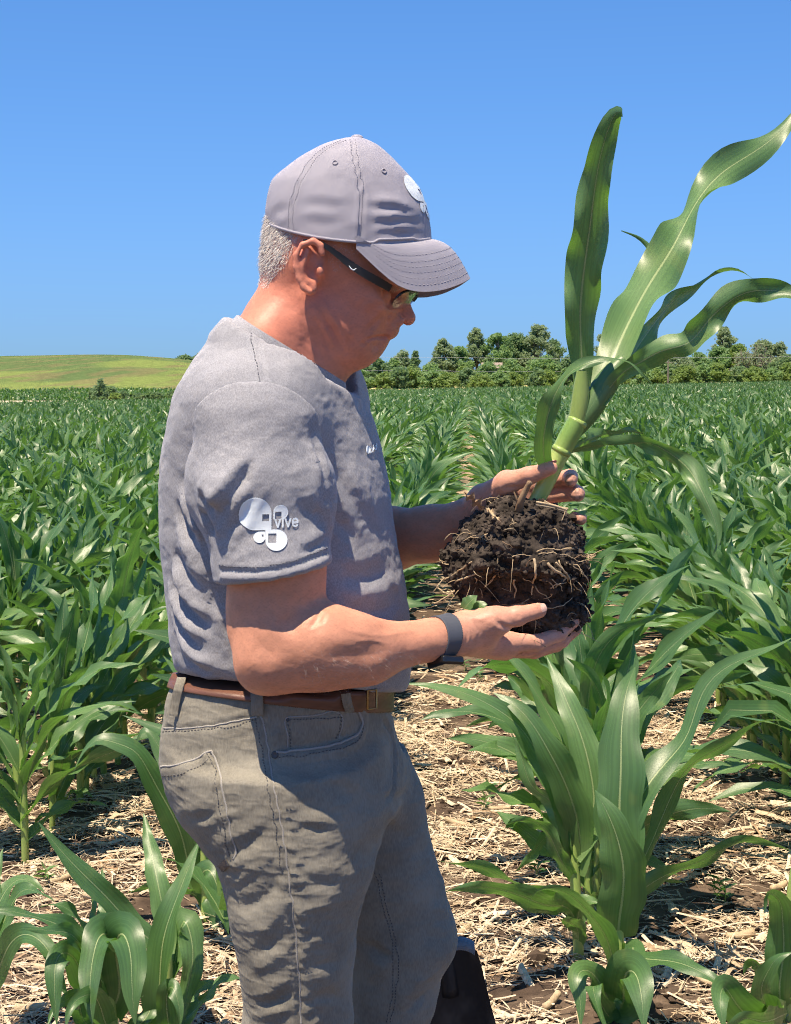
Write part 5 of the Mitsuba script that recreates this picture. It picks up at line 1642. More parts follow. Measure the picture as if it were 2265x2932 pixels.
# brim: an arched shell; across from the near edge to the far edge, out from the crown to the lip
NEAR = [(1008, 694), (1039, 729), (1067, 767), (1100, 800), (1143, 827), (1186, 838), (1224, 836)]
def brim_mesh():
    """rows out from the crown seam; columns round the front."""
    nb, na = 26, 49
    al = np.linspace(-1, 1, na)                 # -1 near side, 1 far side
    yn, yf = -.078, .078
    # crown seam: front of the rim
    seam = np.array([crown_point(t_, 0.004) - CN_ * .001 for t_ in al * math.radians(84)])
    # lip: near corner, tip and far corner, mirrored about the middle plane
    def lip(a_):
        s_ = abs(a_)
        x = np.interp(s_, [0, .25, .5, .7, .85, 1], [1352, 1322, 1272, 1210, 1135, 1020])
        y = np.interp(s_, [0, .25, .5, .7, .85, 1], [794, 812, 830, 838, 824, 712])
        dy = np.interp(s_, [0, .25, .5, .7, .85, 1], [0, .032, .060, .076, .087, .0915])
        q = H(x, y, -dy)
        return q if a_ < 0 else q + np.array([0, 2 * dy, 0])
    L = np.array([lip(a_) for a_ in al])
    for _ in range(3):
        L[1:-1] = (L[:-2] + 2 * L[1:-1] + L[2:]) / 4
    v = []
    for k in np.linspace(0, 1, nb):
        arch = math.sin(k * np.pi) * .014
        row = seam * (1 - k) + L * k
        row = row + CN_ * arch
        v.append(row)
    v = np.array(v)
    return v


bv_ = brim_mesh()
nb, na = bv_.shape[:2]
V0 = bv_.reshape(-1, 3)
F0 = grid_faces(nb, na)
N0 = vnormals(V0, F0)
if N0[:, 2].mean() < 0:
    F0, N0 = F0[:, ::-1], -N0
# rows of stitching as shallow grooves
k_ = np.repeat(np.linspace(0, 1, nb), na)
V0 = V0 + N0 * (.00012 * np.cos(k_ * 2 * np.pi * 7) * (k_ > .3))[:, None]
V1 = V0 - N0 * .0032
edge_ = np.r_[np.arange(na), np.arange(1, nb) * na + na - 1, (nb - 1) * na + np.arange(na - 2, -1, -1), np.arange(nb - 2, 0, -1) * na]
e_ = np.stack([edge_, np.roll(edge_, -1)], 1)
m0 = len(V0)
FS = np.vstack([np.stack([e_[:, 0], e_[:, 1], e_[:, 1] + m0], 1), np.stack([e_[:, 0], e_[:, 1] + m0, e_[:, 0] + m0], 1)])
put('person__cap__brim', (np.vstack([V0, V1]), np.vstack([F0, F0[:, ::-1] + m0, FS])), 'mat_cap', smooth=40)
sts = []
for k in (.50, .60, .70, .79, .87, .94):
    r_ = bv_[int(k * (nb - 1))]
    q = spline(r_[2:-2], 120) + CN_ * .0004
    sts += [tube(q[i_:i_ + 2], .0005, 4, cap=False) for i_ in range(0, 118, 2)]
put('person__cap__brim__stitching', cat_meshes(sts), 'mat_cap_thread', kind='stuff')

# ------------------------------------------------------------------ hair: short grey strands on the back and sides
mat('mat_hair', lambda p, n, uv: mix((0.30, 0.28, 0.26), (0.78, 0.76, 0.73), uv.x), 0.4, 0.5)
rh = np.random.default_rng(8)
HN = vnormals(BV, BF)
hx, hy, hd = project(BV)
loc = BV - H(938, 684)
u_h, v_h = loc @ np.array(HU), loc @ np.array(HV)
lowline = np.interp(hx, [740, 760, 792, 811, 832, 850], [800, 812, 800, 770, 735, 690])
front = np.interp(hy, [640, 690, 735, 770, 812], [900, 850, 832, 811, 770])
hairy = (hy < lowline + 12) & (hx < front) & (hy > 600) & (hx > 690)
burn = (np.hypot((hx - 965) / 26, (hy - 752) / 24) < 1) & (np.abs(BV[:, 1] - YM) > .05)
temple = (np.hypot((hx - 985) / 52, (hy - 715) / 20) < 1) & (np.abs(BV[:, 1] - YM) > .04)
ids = np.nonzero(hairy)[0]
ids = rh.choice(ids, 13000)
ids2 = rh.choice(np.nonzero(burn | temple)[0], 700)
ids = np.r_[ids, ids2]
n_ = len(ids)
p0 = BV[ids] + rh.normal(0, .0008, (n_, 3))
nn = HN[ids]
down = unit(-np.array(HV) * 1.0 - np.array(HU) * .15)
dirn = unit(nn * .20 + down * .95 + rh.normal(0, .16, (n_, 3)))
Lh = rh.uniform(.004, .010, n_) * np.where(np.arange(n_) >= n_ - 700, .55, 1) * np.clip((lowline[ids] + 12 - hy[ids]) / 70, .35, 1)
sd = unit(np.cross(dirn, nn + rh.normal(0, .3, (n_, 3)))) * .00022
mid = p0 + dirn * (Lh * .55)[:, None]
tip = mid + unit(dirn + down * .5) * (Lh * .45)[:, None]
hv = np.stack([p0 - sd, p0 + sd, mid - sd * .9, mid + sd * .9, tip], 1).reshape(-1, 3)
k0 = (np.arange(n_) * 5)[:, None]
hf = np.vstack([k0 + [0, 1, 3], k0 + [0, 3, 2], k0 + [2, 3, 4]])
tone = np.clip(rh.normal(.44, .14, n_), 0, 1)
put('person__hair', (hv, hf), 'mat_hair', smooth=False, uv=np.stack([np.repeat(tone, 5), np.tile([0, 0, .5, .5, 1], n_)], 1), label='short cropped grey hair below the cap', kind='stuff')
# eyebrow and fine hairs on the forearm
ids = rh.choice(np.nonzero((np.hypot((hx - 1125) / 26, (hy - 822) / 9) < 1) & (BV[:, 1] < YM - .012))[0], 160)
p0 = BV[ids]; dirn = unit(HN[ids] * .5 + np.array([-.6, -.2, -.5]) + rh.normal(0, .25, (len(ids), 3)))
sd = unit(np.cross(dirn, HN[ids])) * .0004
put('person__eyebrow', (np.stack([p0 - sd, p0 + sd, p0 + dirn * .008], 1).reshape(-1, 3), (np.arange(len(ids)) * 3)[:, None] + [[0, 1, 2]]), 'mat_hair', smooth=False, uv=np.tile([.45, 0], (len(ids) * 3, 1)), kind='stuff')
ids = rh.choice(np.nonzero((hx > 860) & (hx < 1200) & (hy > 1860) & (hy < 1975) & (BV[:, 1] < 1.0 + DY))[0], 260)
p0 = BV[ids]; dirn = unit(HN[ids] * .35 + np.array([.7, -.05, -.55]) + rh.normal(0, .35, (len(ids), 3)))
sd = unit(np.cross(dirn, HN[ids])) * .00007
put('person__arm_hair', (np.stack([p0 - sd, p0 + sd, p0 + dirn * rh.uniform(.006, .014, (len(ids), 1))], 1).reshape(-1, 3), (np.arange(len(ids)) * 3)[:, None] + [[0, 1, 2]]), 'mat_hair', smooth=False, uv=np.tile([.35, 0], (len(ids) * 3, 1)), kind='stuff')

# ------------------------------------------------------------------ spectacles
mat('mat_frame', (0.012, 0.013, 0.016), 0.3, 0.5)
scene['mat_lens'] = {'type': 'dielectric', 'int_ior': 1.5}
G = 'person__glasses'
for sgn, nm in ((-1, 'near'), (1, 'far')):
    yt = sgn * .0835
    tp = [H(868, 690, sgn * .088), H(900, 690, sgn * .089), H(935, 706, sgn * .0875), H(1010, 762, sgn * .083), H(1075, 801, sgn * .078), H(1119, 826, sgn * .070)]
    q = spline(np.array(tp), 24)
    w_ = np.interp(np.linspace(0, 1, 24), [0, .2, .5, .85, 1], [.0022, .0030, .0048, .0056, .0050])
    t__, _, _ = frames(q)
    out = np.tile([0, sgn * 1.0, 0], (24, 1))
    up = unit(np.cross(out, t__)); up = np.where(up[:, 2:3] < 0, -up, up)
    v = np.stack([q + up * w_[:, None] + out * .0010, q - up * w_[:, None] + out * .0010, q - up * w_[:, None] - out * .0014, q + up * w_[:, None] - out * .0014], 1).reshape(-1, 3)
    fr = []
    for i_ in range(23):
        for j_ in range(4):
            a_, b_ = i_ * 4 + j_, i_ * 4 + (j_ + 1) % 4
            fr += [[a_, b_, b_ + 4], [a_, b_ + 4, a_ + 4]]
    put(G + '__temple', (v, np.array(fr)), 'mat_frame', smooth=40)
    if sgn < 0:
        m_ = H(1012, 768, yt - .0022)
        put(G + '__temple__mark', tube(np.array([m_ + [-.006, -.0004, .0034], m_ + [-.003, -.0004, -.0010], m_ + [0.0002, -.0004, -.0026], m_ + [.004, -.0004, -.0002]]), [.0004, .0009, .0010, .0003], 5), 'mat_print', label='small white curved mark on the temple')
    # lens: a rounded plate in the plane in front of the eye
    Oq, Iq = H(1124, 850, -.066), H(1180, 858, -.009)
    if sgn > 0:
        Oq, Iq = Oq + [0, .124, 0], Iq + [0, .018, 0]
    C = (Oq + Iq) / 2 + np.array(HU) * .005
    ex = unit(Oq - Iq)
    ez = unit(np.array(HV) + np.array(HU) * .33)
    ez = unit(ez - ex * (ez @ ex))
    u_ = np.linspace(0, 2 * np.pi, 48, endpoint=False)
    sx, sz = np.sign(np.cos(u_)) * np.abs(np.cos(u_)) ** .7 * .0260, np.sign(np.sin(u_)) * np.abs(np.sin(u_)) ** .75 * .0168
    nrm = unit(np.cross(ex, ez)); nrm = nrm if nrm[0] > 0 else -nrm
    rim = C + sx[:, None] * ex + sz[:, None] * ez - nrm * ((sx / .026) ** 2 * .002)[:, None]
    R_ = [1.0, .8, .55, .28]
    fr_ = [C + (rim - C) * q_ + nrm * (.0022 * (1 - q_ ** 2)) for q_ in R_]
    bk_ = [C + (rim - C) * q_ + nrm * (.0022 * (1 - q_ ** 2) - .0022) for q_ in R_]
    lv = np.vstack(fr_ + [[C + nrm * .0022]] + bk_ + [[C]])
    k_ = np.arange(48); k2 = (k_ + 1) % 48
    lf = []
    for base_, fl in ((0, 1), (193, -1)):
        for j_ in range(3):
            o1, o2 = base_ + j_ * 48, base_ + (j_ + 1) * 48
            lf += [np.stack([o1 + k_, o1 + k2, o2 + k2][::fl], 1), np.stack([o1 + k_, o2 + k2, o2 + k_][::fl], 1)]
        lf.append(np.stack([base_ + 144 + k_, base_ + 144 + k2, k_ * 0 + base_ + 192][::fl], 1))
    lf += [np.stack([k_, 193 + k_, 193 + k2], 1), np.stack([k_, 193 + k2, k2], 1)]
    lm = trimesh.Trimesh(lv, np.vstack(lf), process=False)
    if lm.volume < 0:
        lm.invert()
    put(G + '__lens', lm, 'mat_lens', smooth=40)
    topi = np.nonzero(np.sin(u_) > -.05)[0]
    put(G + '__rim', tube(rim[topi], .0017, 6), 'mat_frame')
    put(G + '__rim', tube(np.vstack([rim[(np.sin(u_) <= 0.05) & (np.cos(u_) < 0)], ])[:2], .0006, 5), 'mat_frame') if False else None
put(G + '__bridge', tube(np.array([H(1150, 846, -.011), H(1168, 842, 0), H(1150, 846, .011)]), .0018, 6, n=8), 'mat_frame')
for sgn in (-1, 1):
    put('person__eye', nets(ell(H(1099, 849, sgn * .029), (.0100, .0100, .0100)), H(1099, 849, sgn * .029) - .014, H(1099, 849, sgn * .029) + .014, .0015), 'mat_eye')
mat('mat_eye', (0.62, 0.58, 0.55), 0.2, 0.5)

# ------------------------------------------------------------------ watch
mat('mat_band', (0.075, 0.085, 0.105), 0.5, 0.4)
mat('mat_watch', (0.012, 0.013, 0.015), 0.12, 0.6)
Wc = M(1268, 1830, 1.022)
Wt = unit(M(1310, 1820, 1.045) - M(1215, 1838, 1.010) + np.array([0, 0, .006]))
wr = Blob().add(rc(F2, F3, .0375, .0262), .02).add(rc(F3, M(1310, 1818, 1.045), .0262, .0255), .012).add(rc(M(1300, 1820, 1.040), M(1385, 1812, 1.055), .0255, .023), .014)
Wn = unit(Wt + np.array([.0, 0, -.30]))
bandr = ((-.0125, .0006), (-.0128, .0022), (-.0115, .0030), (0, .0034), (.0115, .0030), (.0128, .0022), (.0125, .0006))
put('person__watch', band(wr, Wc, Wn, bandr, 80), 'mat_band', smooth=50, label='dark wristwatch with slate band')
# case on the underside of the wrist
Pr, Dr = ring(wr, Wc, Wn, .1, 80, None)
kk = np.argmin(Pr[:, 2] + .7 * Pr[:, 1])
cc, cd = Pr[kk], unit(Dr[kk])
ax1 = unit(np.cross(Wn, cd))
caseR = np.array([.0185, .0150, .0052])
case = Blob().add(lambda p: (lambda q: np.linalg.norm(np.maximum(q, 0), axis=1) + np.minimum(q.max(1), 0) - .004)(np.abs(np.stack([(p - cc - cd * .006) @ Wn, (p - cc - cd * .006) @ ax1, (p - cc - cd * .006) @ cd], 1)) - (np.array([.0185, .0190, .0062]) - .004)), .001)
put('person__watch__case', nets(case, cc + cd * .006 - .03, cc + cd * .006 + .03, .0014), 'mat_watch')
for o in (-.004, .002):
    q_ = Pr[(kk + 28 if o < 0 else kk + 30) % 80] + Dr[(kk + 28) % 80] * .0042 + Wn * o
    put('person__watch__stud', nets(ell(q_, (.0016, .0016, .0016)), q_ - .003, q_ + .003, .0008), 'mat_watch')
# ------------------------------------------------------------------ the uprooted corn plant in his hands
def c5(x, y):
    return 1450 + x / 1.8196, 250 + y / 1.8196


PLANT = thing('uprooted_corn_plant', 'pulled-up corn plant with a ball of dark soil and roots held in the man\'s hands', 'corn plant')
K = mpp(1000, YM)


def held(pts, W, rolls, seed, **o):
    q = [M(*c5(x, y), Y) for x, y, Y in pts]
    m, uv = hand_leaf(q, W * K, rolls, seed, **{'nl': 46, 'na': 11, **o})
    put(PLANT + '__leaf', m, 'mat_leaf', uv=uv)


held([(392, 1560, 1.165), (392, 1400, 1.16), (385, 1180, 1.145), (412, 900, 1.12), (445, 650, 1.09), (482, 400, 1.06), (520, 250, 1.04), (568, 140, 1.02), (604, 132, 1.0)], 108, (0, -4, 4, -6, 10, 0), 901, prof=[.45, .62, .82, .97, 1, .95, .80, .70, .55, .12], ruf=.018, vee=.22)
held([(470, 1650, 1.17), (560, 1400, 1.20), (650, 1200, 1.26), (760, 1000, 1.34), (868, 830, 1.41), (955, 660, 1.47), (1040, 530, 1.52), (1150, 425, 1.56), (1300, 330, 1.59), (1400, 255, 1.61), (1500, 150, 1.63), (1560, 60, 1.64)], 134, (10, 22, 26, 20, 10, 48, 30, 20, 24, 20), 902, prof=[.5, .72, .96, 1, .98, .92, .78, .80, .86, .74, .5, .1], ruf=.019, vee=.20)
held([(600, 1500, 1.20), (700, 1330, 1.30), (800, 1195, 1.38), (900, 1085, 1.44), (1000, 1020, 1.48), (1110, 965, 1.50), (1200, 955, 1.50), (1292, 1003, 1.49)], 62, (-20, -30, -30, -55, -70, -80), 903, ruf=.008, prof=[.6, .8, 1, 1, 1, .95, .7, .1])
held([(520, 1590, 1.165), (620, 1475, 1.16), (710, 1425, 1.15), (820, 1370, 1.13), (950, 1330, 1.12), (1040, 1230, 1.11), (1130, 1140, 1.10), (1250, 1070, 1.09), (1400, 1060, 1.08), (1500, 1080, 1.07), (1600, 1150, 1.06)], 76, (-50, -35, 5, -20, 25, -15, -30, 0, 25, 20), 904, ruf=.016, prof=[.5, .6, .85, 1, .95, .9, 1, .95, .8, .6, .1])
held([(215, 2010, 1.155), (200, 1950, 1.14), (192, 1850, 1.115), (218, 1700, 1.085), (268, 1570, 1.06), (335, 1482, 1.05), (450, 1428, 1.04), (560, 1416, 1.04), (650, 1440, 1.04), (702, 1490, 1.04), (758, 1540, 1.04)], 60, (0, 8, 15, 35, 50, 55, 40, 20), 905, ruf=.005, prof=[.6, .75, .85, .95, 1, .9, .7, .45, .28, .16, .05])
held([(330, 1900, 1.17), (420, 1872, 1.175), (520, 1862, 1.175), (620, 1858, 1.17), (720, 1850, 1.16), (850, 1905, 1.14), (950, 1990, 1.12), (1020, 2110, 1.10), (1085, 2260, 1.09), (1100, 2360, 1.085), (1075, 2440, 1.08)], 62, (-55, -65, -60, -45, -20, -10, 10, 25, 30), 906, ruf=.011, prof=[.35, .5, .6, .75, .95, 1, .98, .85, .6, .35, .05])
held([(345, 1890, 1.18), (400, 1850, 1.20), (460, 1822, 1.22), (560, 1800, 1.24), (640, 1795, 1.25), (705, 1802, 1.26)], 44, (-50, -30, -40, -60), 907, ruf=.008, prof=[.5, .9, 1, .8, .5, .1])
held([(560, 1560, 1.20), (640, 1300, 1.33), (720, 1080, 1.45), (775, 930, 1.52), (755, 850, 1.54), (700, 790, 1.54), (650, 765, 1.53), (598, 747, 1.52)], 56, (30, 40, 20, 0, -20), 908, ruf=.005, prof=[.6, .8, .8, .8, .75, .6, .35, .04])


def held_stalk_col(p, n, uv):
    a = noise(uv.x * 26, uv.y * 2, 0.0)
    c = mix((0.36, 0.47, 0.11), (0.50, 0.60, 0.21), a)
    return mix(c, mi.Color3f(0.20, 0.34, 0.08), sstep(.55, .9, uv.y))


mat('mat_held_stalk', held_stalk_col, 0.35, 0.55)


def tube_uv(pts, r, sides, n):
    v, f = tube(np.asarray(pts), r, sides, n=n, cap=False)
    uv = np.stack([np.tile(np.arange(sides) / sides, n), np.repeat(np.linspace(0, 1, n), sides)], 1)
    return (v, f), uv


m, uv = tube_uv([M(1500, 1530, 1.17), M(1522, 1463, 1.168), M(1545, 1418, 1.168), M(1575, 1355, 1.168), M(1610, 1286, 1.168), M(1632, 1245, 1.167), M(1653, 1206, 1.166)], [.0085, .0105, .0118, .0132, .0140, .0146, .0140], 20, 40)
put(PLANT + '__stalk', m, 'mat_held_stalk', uv=uv)
m, uv = tube_uv([M(1652, 1210, 1.168), M(1660, 1160, 1.166), M(1664, 1110, 1.164), M(1666, 1060, 1.160)], [.0130, .0128, .0112, .0070], 18, 24)
put(PLANT + '__sheath', m, 'mat_stalk', uv=uv)
m, uv = tube_uv([M(1640, 1240, 1.172), M(1680, 1185, 1.174), M(1712, 1135, 1.178), M(1748, 1080, 1.182), M(1785, 1030, 1.186)], [.0115, .0165, .0180, .0165, .0100], 18, 30)
put(PLANT + '__sheath', m, 'mat_leaf', uv=uv)
for (x, y), rr_ in (((1653, 1208), .0152), ((1608, 1290), .0150)):
    c = M(x, y, 1.167)
    d = unit(M(1653, 1206, 1.166) - M(1610, 1286, 1.168))
    put(PLANT + '__node', tube(np.array([c - d * .004, c, c + d * .004]), [rr_ * .93, rr_, rr_ * .93], 20), 'mat_stalk')

# the ball of soil: crumbs and clods round a ragged core, flat on top, hollow under the rim
BC = M(1478, 1600, 1.165)


def soil_ball(p):
    q = p - BC
    d = ell(BC + np.array([.002, 0, -.010]), (.098, .092, .066))(p)
    d = smin(d, ell(M(1495, 1510, 1.165), (.062, .070, .032))(p), .03)
    d = smin(d, ell(M(1560, 1735, 1.17), (.048, .056, .040))(p), .03)
    n1 = meshkit.fbm(p * 26, 3, 71) - .5
    n2 = 1 - np.abs(meshkit.fbm(p * 55, 3, 73) * 2 - 1)
    n3 = meshkit.fbm(p * 150, 2, 75) - .5
    n4 = meshkit.noise(p * 320, 77) - .5
    d = d + n1 * .036 - (n2 - .55) * .016 + n3 * .011 + n4 * .003
    # an undercut shelf below the middle on the near side
    z = (p[:, 2] - M(1400, 1690, 1.06)[2])
    und = ell(M(1430, 1748, 1.05), (.100, .082, .052))(p) + n1 * .02
    return smax(d, -und, .012)


GV, GF = nets(soil_ball, BC - [.15, .14, .14], BC + [.15, .14, .14], .0023, relax=0)
GV, GF = keep_big(GV, GF)
gn = vnormals(GV, GF)
scene['mat_clod'] = {'type': 'twosided', 'bsdf': {'type': 'principled', 'roughness': 0.85, 'specular': 0.25, 'base_color': mikit.proc(
    lambda p, n, uv: mix((0.022, 0.0175, 0.0135), (0.085, 0.069, 0.056), sstep(.3, .75, fbm(p.x * 45, p.y * 45, p.z * 45, 4))) * (0.7 + .6 * noise(p.x * 500, p.y * 500, p.z * 500)))}}
put(PLANT + '__root_ball', (GV, GF), 'mat_clod', label='dark crumbly ball of soil round the roots')
rk = np.random.default_rng(44)
ids = rk.choice(len(GV), 2600)
ico_ = trimesh.creation.icosphere(subdivisions=0)
b_ = np.array(ico_.vertices)
sz = rk.uniform(.0010, .0038, 2600) * (1 + (rk.random(2600) > .95) * .8)
v = b_[None] * sz[:, None, None] * (1 + rk.uniform(-.5, .5, (2600, len(b_), 3))) + (GV[ids] + gn[ids] * (sz * .35)[:, None])[:, None]
put(PLANT + '__root_ball__crumbs', (v.reshape(-1, 3), (np.array(ico_.faces)[None] + (np.arange(2600) * len(b_))[:, None, None]).reshape(-1, 3)), 'mat_clod', smooth=False, kind='stuff')
mat('mat_root', lambda p, n, uv: mix((0.34, 0.25, 0.145), (0.60, 0.48, 0.30), fbm(p.x * 120, p.y * 120, p.z * 120, 3)), 0.6, 0.4)
mat('mat_root_brown', lambda p, n, uv: mix((0.16, 0.10, 0.06), (0.33, 0.23, 0.14), fbm(p.x * 120, p.y * 120, p.z * 120, 3)), 0.7, 0.3)
gx_, gy_, gd_ = project(GV)
gface = np.einsum('ij,ij->i', gn, unit(GV - [0, 0, EYE])) < 0
gtree = cKDTree(np.stack([gx_, gy_], 1)[gface])
gids = np.nonzero(gface)[0]


def on_ball(x, y, lift=.003):
    d_, i_ = gtree.query([x, y], k=8)
    j_ = gids[i_]
    k_ = j_[np.argmin(gd_[j_])]
    return (GV[k_] + gn[k_] * .001 + unit([0, 0, EYE] - GV[k_]) * lift) if d_[0] < 12 else M(x, y, 1.075)


c2 = lambda x, y: (1150 + x / 2.812, 1250 + y / 2.812)
ROOTS = [  # crop points, radius in mm, free = hanging clear of the soil
    ([(1060, 980), (1075, 1080), (1058, 1180), (1050, 1280)], 3.4), ([(1180, 1020), (1250, 1080), (1330, 1140), (1390, 1240)], 3.6), ([(1250, 1010), (1320, 1090), (1370, 1170), (1430, 1240)], 2.8),
    ([(1330, 1130), (1250, 1210), (1190, 1280)], 2.4), ([(1110, 1160), (1180, 1170), (1220, 1210), (1190, 1290), (1130, 1310)], 1.7), ([(1060, 1210), (1110, 1260), (1160, 1290), (1200, 1350)], 1.6),
    ([(1100, 930), (1180, 900), (1300, 915), (1400, 905)], 1.6), ([(1110, 950), (1230, 930), (1340, 960), (1440, 1000), (1560, 960)], 1.5), ([(1300, 920), (1400, 900), (1480, 930), (1560, 950)], 1.3),
    ([(590, 1110), (480, 1150), (410, 1220), (340, 1300), (260, 1350)], 2.2), ([(560, 1000), (470, 1070), (390, 1130), (300, 1190), (260, 1240)], 2.0), ([(380, 1030), (320, 1015), (275, 995)], 1.5),
    ([(760, 1110), (730, 1160), (675, 1215)], 2.6), ([(910, 1150), (905, 1200), (915, 1240), (895, 1300)], 2.8), ([(600, 1130), (600, 1160), (605, 1175)], 1.6), ([(980, 1140), (1010, 1170), (1040, 1180)], 1.4),
    ([(760, 1355), (830, 1375), (950, 1360), (1060, 1375), (1170, 1385), (1260, 1370), (1330, 1330), (1365, 1300)], 1.9), ([(800, 1350), (900, 1350), (1000, 1345)], 1.0),
    ([(1075, 1480), (1085, 1540), (1070, 1590)], 1.2), ([(1090, 1630), (1130, 1680), (1170, 1705)], 1.1), ([(1440, 1080), (1490, 1150), (1520, 1240)], 1.6), ([(1450, 1130), (1470, 1180), (1500, 1220)], 1.2),
    ([(1500, 1010), (1560, 1010), (1620, 1030)], .9), ([(1330, 1010), (1400, 1060), (1440, 1120)], 1.4), ([(700, 790), (640, 800), (560, 800)], 1.2), ([(580, 850), (550, 880), (540, 910)], 1.0), ([(680, 780), (680, 820), (650, 830)], .9),
    ([(1340, 730), (1420, 800), (1450, 830)], 1.0), ([(820, 840), (860, 870), (880, 910)], 1.0), ([(900, 980), (960, 960), (1040, 960)], 1.2), ([(1260, 980), (1300, 1050), (1320, 1110)], 1.6), ([(1210, 1150), (1270, 1190), (1300, 1250)], 1.4),
    ([(430, 910), (470, 930), (520, 940)], .9), ([(1380, 990), (1450, 960), (1540, 990), (1600, 990)], 1.0), ([(1200, 1215), (1260, 1180), (1330, 1170)], 1.5), ([(400, 1270), (330, 1330), (260, 1370), (150, 1400), (90, 1420)], .9),
]
for pts, r_ in ROOTS:
    q = [on_ball(*c2(*p_), lift=.0045) for p_ in pts]
    q = np.array(q)
    n_ = max(10, len(q) * 5)
    q = spline(q, n_)
    q = q + (meshkit.fbm(q * 90, 2, 5)[:, None] - .5) * .004 + np.stack([meshkit.noise(q * 130, s_) - .5 for s_ in (1, 2, 3)], 1) * .003
    u_ = np.linspace(0, 1, n_)
    put(PLANT + '__root', tube(q, r_ * .00056 * (1.05 - .55 * u_), 7), 'mat_root' if r_ > 1.15 else 'mat_root_brown')
# fine root hairs all over the soil
fine = []
for i in range(90):
    j_ = gids[rk.integers(len(gids))]
    p_ = GV[j_]
    d_ = unit(rk.normal(size=3) + gn[j_] * .5 + [0, 0, -.2])
    L_ = rk.uniform(.012, .045)
    q = np.array([p_ - gn[j_] * .002, p_ + d_ * L_ * .4 + gn[j_] * .004, p_ + d_ * L_ + [0, 0, -L_ * .3]])
    fine.append(tube(q, [.0006, .0005, .0002], 4, n=7, cap=False))
put(PLANT + '__root_hairs', cat_meshes(fine), 'mat_root', kind='stuff')
# old straw, husk and stub caught at the foot of the stalk
for pts, w_, m_ in (([(1085, 530), (1180, 545), (1330, 590)], 7, 'mat_root'), ([(1080, 550), (1200, 570), (1330, 605)], 5, 'mat_root'), ([(1150, 520), (1260, 570), (1340, 580)], 5, 'mat_root')):
    q = np.array([M(*c2(*p_), 1.11) for p_ in pts])
    put(PLANT + '__straw', tube(q, [.0022 * w_ / 7] * 3, 6, n=10), m_, label='broken piece of pale straw lying over the soil ball' if w_ == 7 else None)
q = np.array([M(*c2(1035, 365), 1.10), M(*c2(1000, 430), 1.105), M(*c2(960, 520), 1.11), M(*c2(945, 600), 1.12)])
put(PLANT + '__stub', tube(q, [.0040, .0042, .0050, .0060], 8, n=14), 'mat_root_brown', label='dry broken stub beside the stalk')
put(PLANT + '__stub', tube(np.array([M(*c2(905, 445), 1.11), M(*c2(925, 500), 1.11), M(*c2(945, 560), 1.115)]), [.0008, .0016, .0026], 6, n=10), 'mat_root_brown')
m, uv = hand_leaf([M(*c2(690, 575), 1.10), M(*c2(750, 640), 1.08), M(*c2(790, 680), 1.075), M(*c2(815, 710), 1.075)], .006, (30, 20), 950, nl=14, na=5)
put(PLANT + '__straw', m, 'mat_root', uv=uv)
m, uv = hand_leaf([M(*c2(640, 590), 1.09), M(*c2(590, 520), 1.08), M(*c2(540, 480), 1.075), M(*c2(500, 450), 1.07)], .014, (40, 60), 951, nl=14, na=5)
put(PLANT + '__dead_leaf', m, 'mat_root_brown', uv=uv)
m, uv = hand_leaf([M(*c2(1330, 600), 1.13), M(*c2(1420, 600), 1.12), M(*c2(1500, 570), 1.12), M(*c2(1600, 515), 1.12)], .012, (50, 40), 952, nl=14, na=5)
put(PLANT + '__leaf', m, 'mat_leaf', uv=uv)
for k_, (cx_, cy_) in enumerate(((560, 1300), (640, 1340))):
    m, uv = hand_leaf([M(*c2(cx_ - 60 + 20 * k_, cy_ + 90), 1.05), M(*c2(cx_, cy_ + 20), 1.045), M(*c2(cx_ + 50, cy_ - 20 + 30 * k_), 1.045)], .020, (20, 40), 960 + k_, nl=12, na=5, ruf=.001)
    put(PLANT + '__weed', m, 'mat_leaf', uv=uv)

# nails
mat('mat_nail', (0.62, 0.40, 0.32), 0.28, 0.5)


def nail(c, along, out, L, W):
    along, out = unit(along), unit(out)
    out = unit(out - along * (out @ along))
    sd = np.cross(along, out)
    u, s_ = np.meshgrid(np.linspace(-1, 1, 9), np.linspace(-1, 1, 9), indexing='ij')
    w = W * np.sqrt(np.clip(1 - np.clip(-u - .3, 0, 1) ** 2 * 1.6, .2, 1)) * np.where(u > .6, 1 - (u - .6) * .5, 1)
    v = c + along * (u * L)[..., None] + sd * (s_ * w)[..., None] + out * (.0007 - (s_ ** 2) * .0022 - np.clip(np.abs(u), 0, 1) ** 4 * .0006)[..., None]
    return v.reshape(-1, 3), grid_faces(9, 9)


tdir = TH[2] - TH[1]
put('person__nail', nail(TH[2] + unit([.15, -.75, .45]) * .0100 + unit(tdir) * .001, tdir, [.15, -.75, .45], .0075, .0062), 'mat_nail', label='thumbnail of the lower hand')
q, r_ = FING[0]
put('person__nail', nail(q[3] + unit([.2, -.8, -.35]) * .0080, q[3] - q[2], [.2, -.8, -.35], .0060, .0050), 'mat_nail')
tdir = TL_[2] - TL_[1]
put('person__nail', nail(TL_[2] + unit([.1, .25, .9]) * .0093, tdir, [.1, .25, .9], .0070, .0058), 'mat_nail')

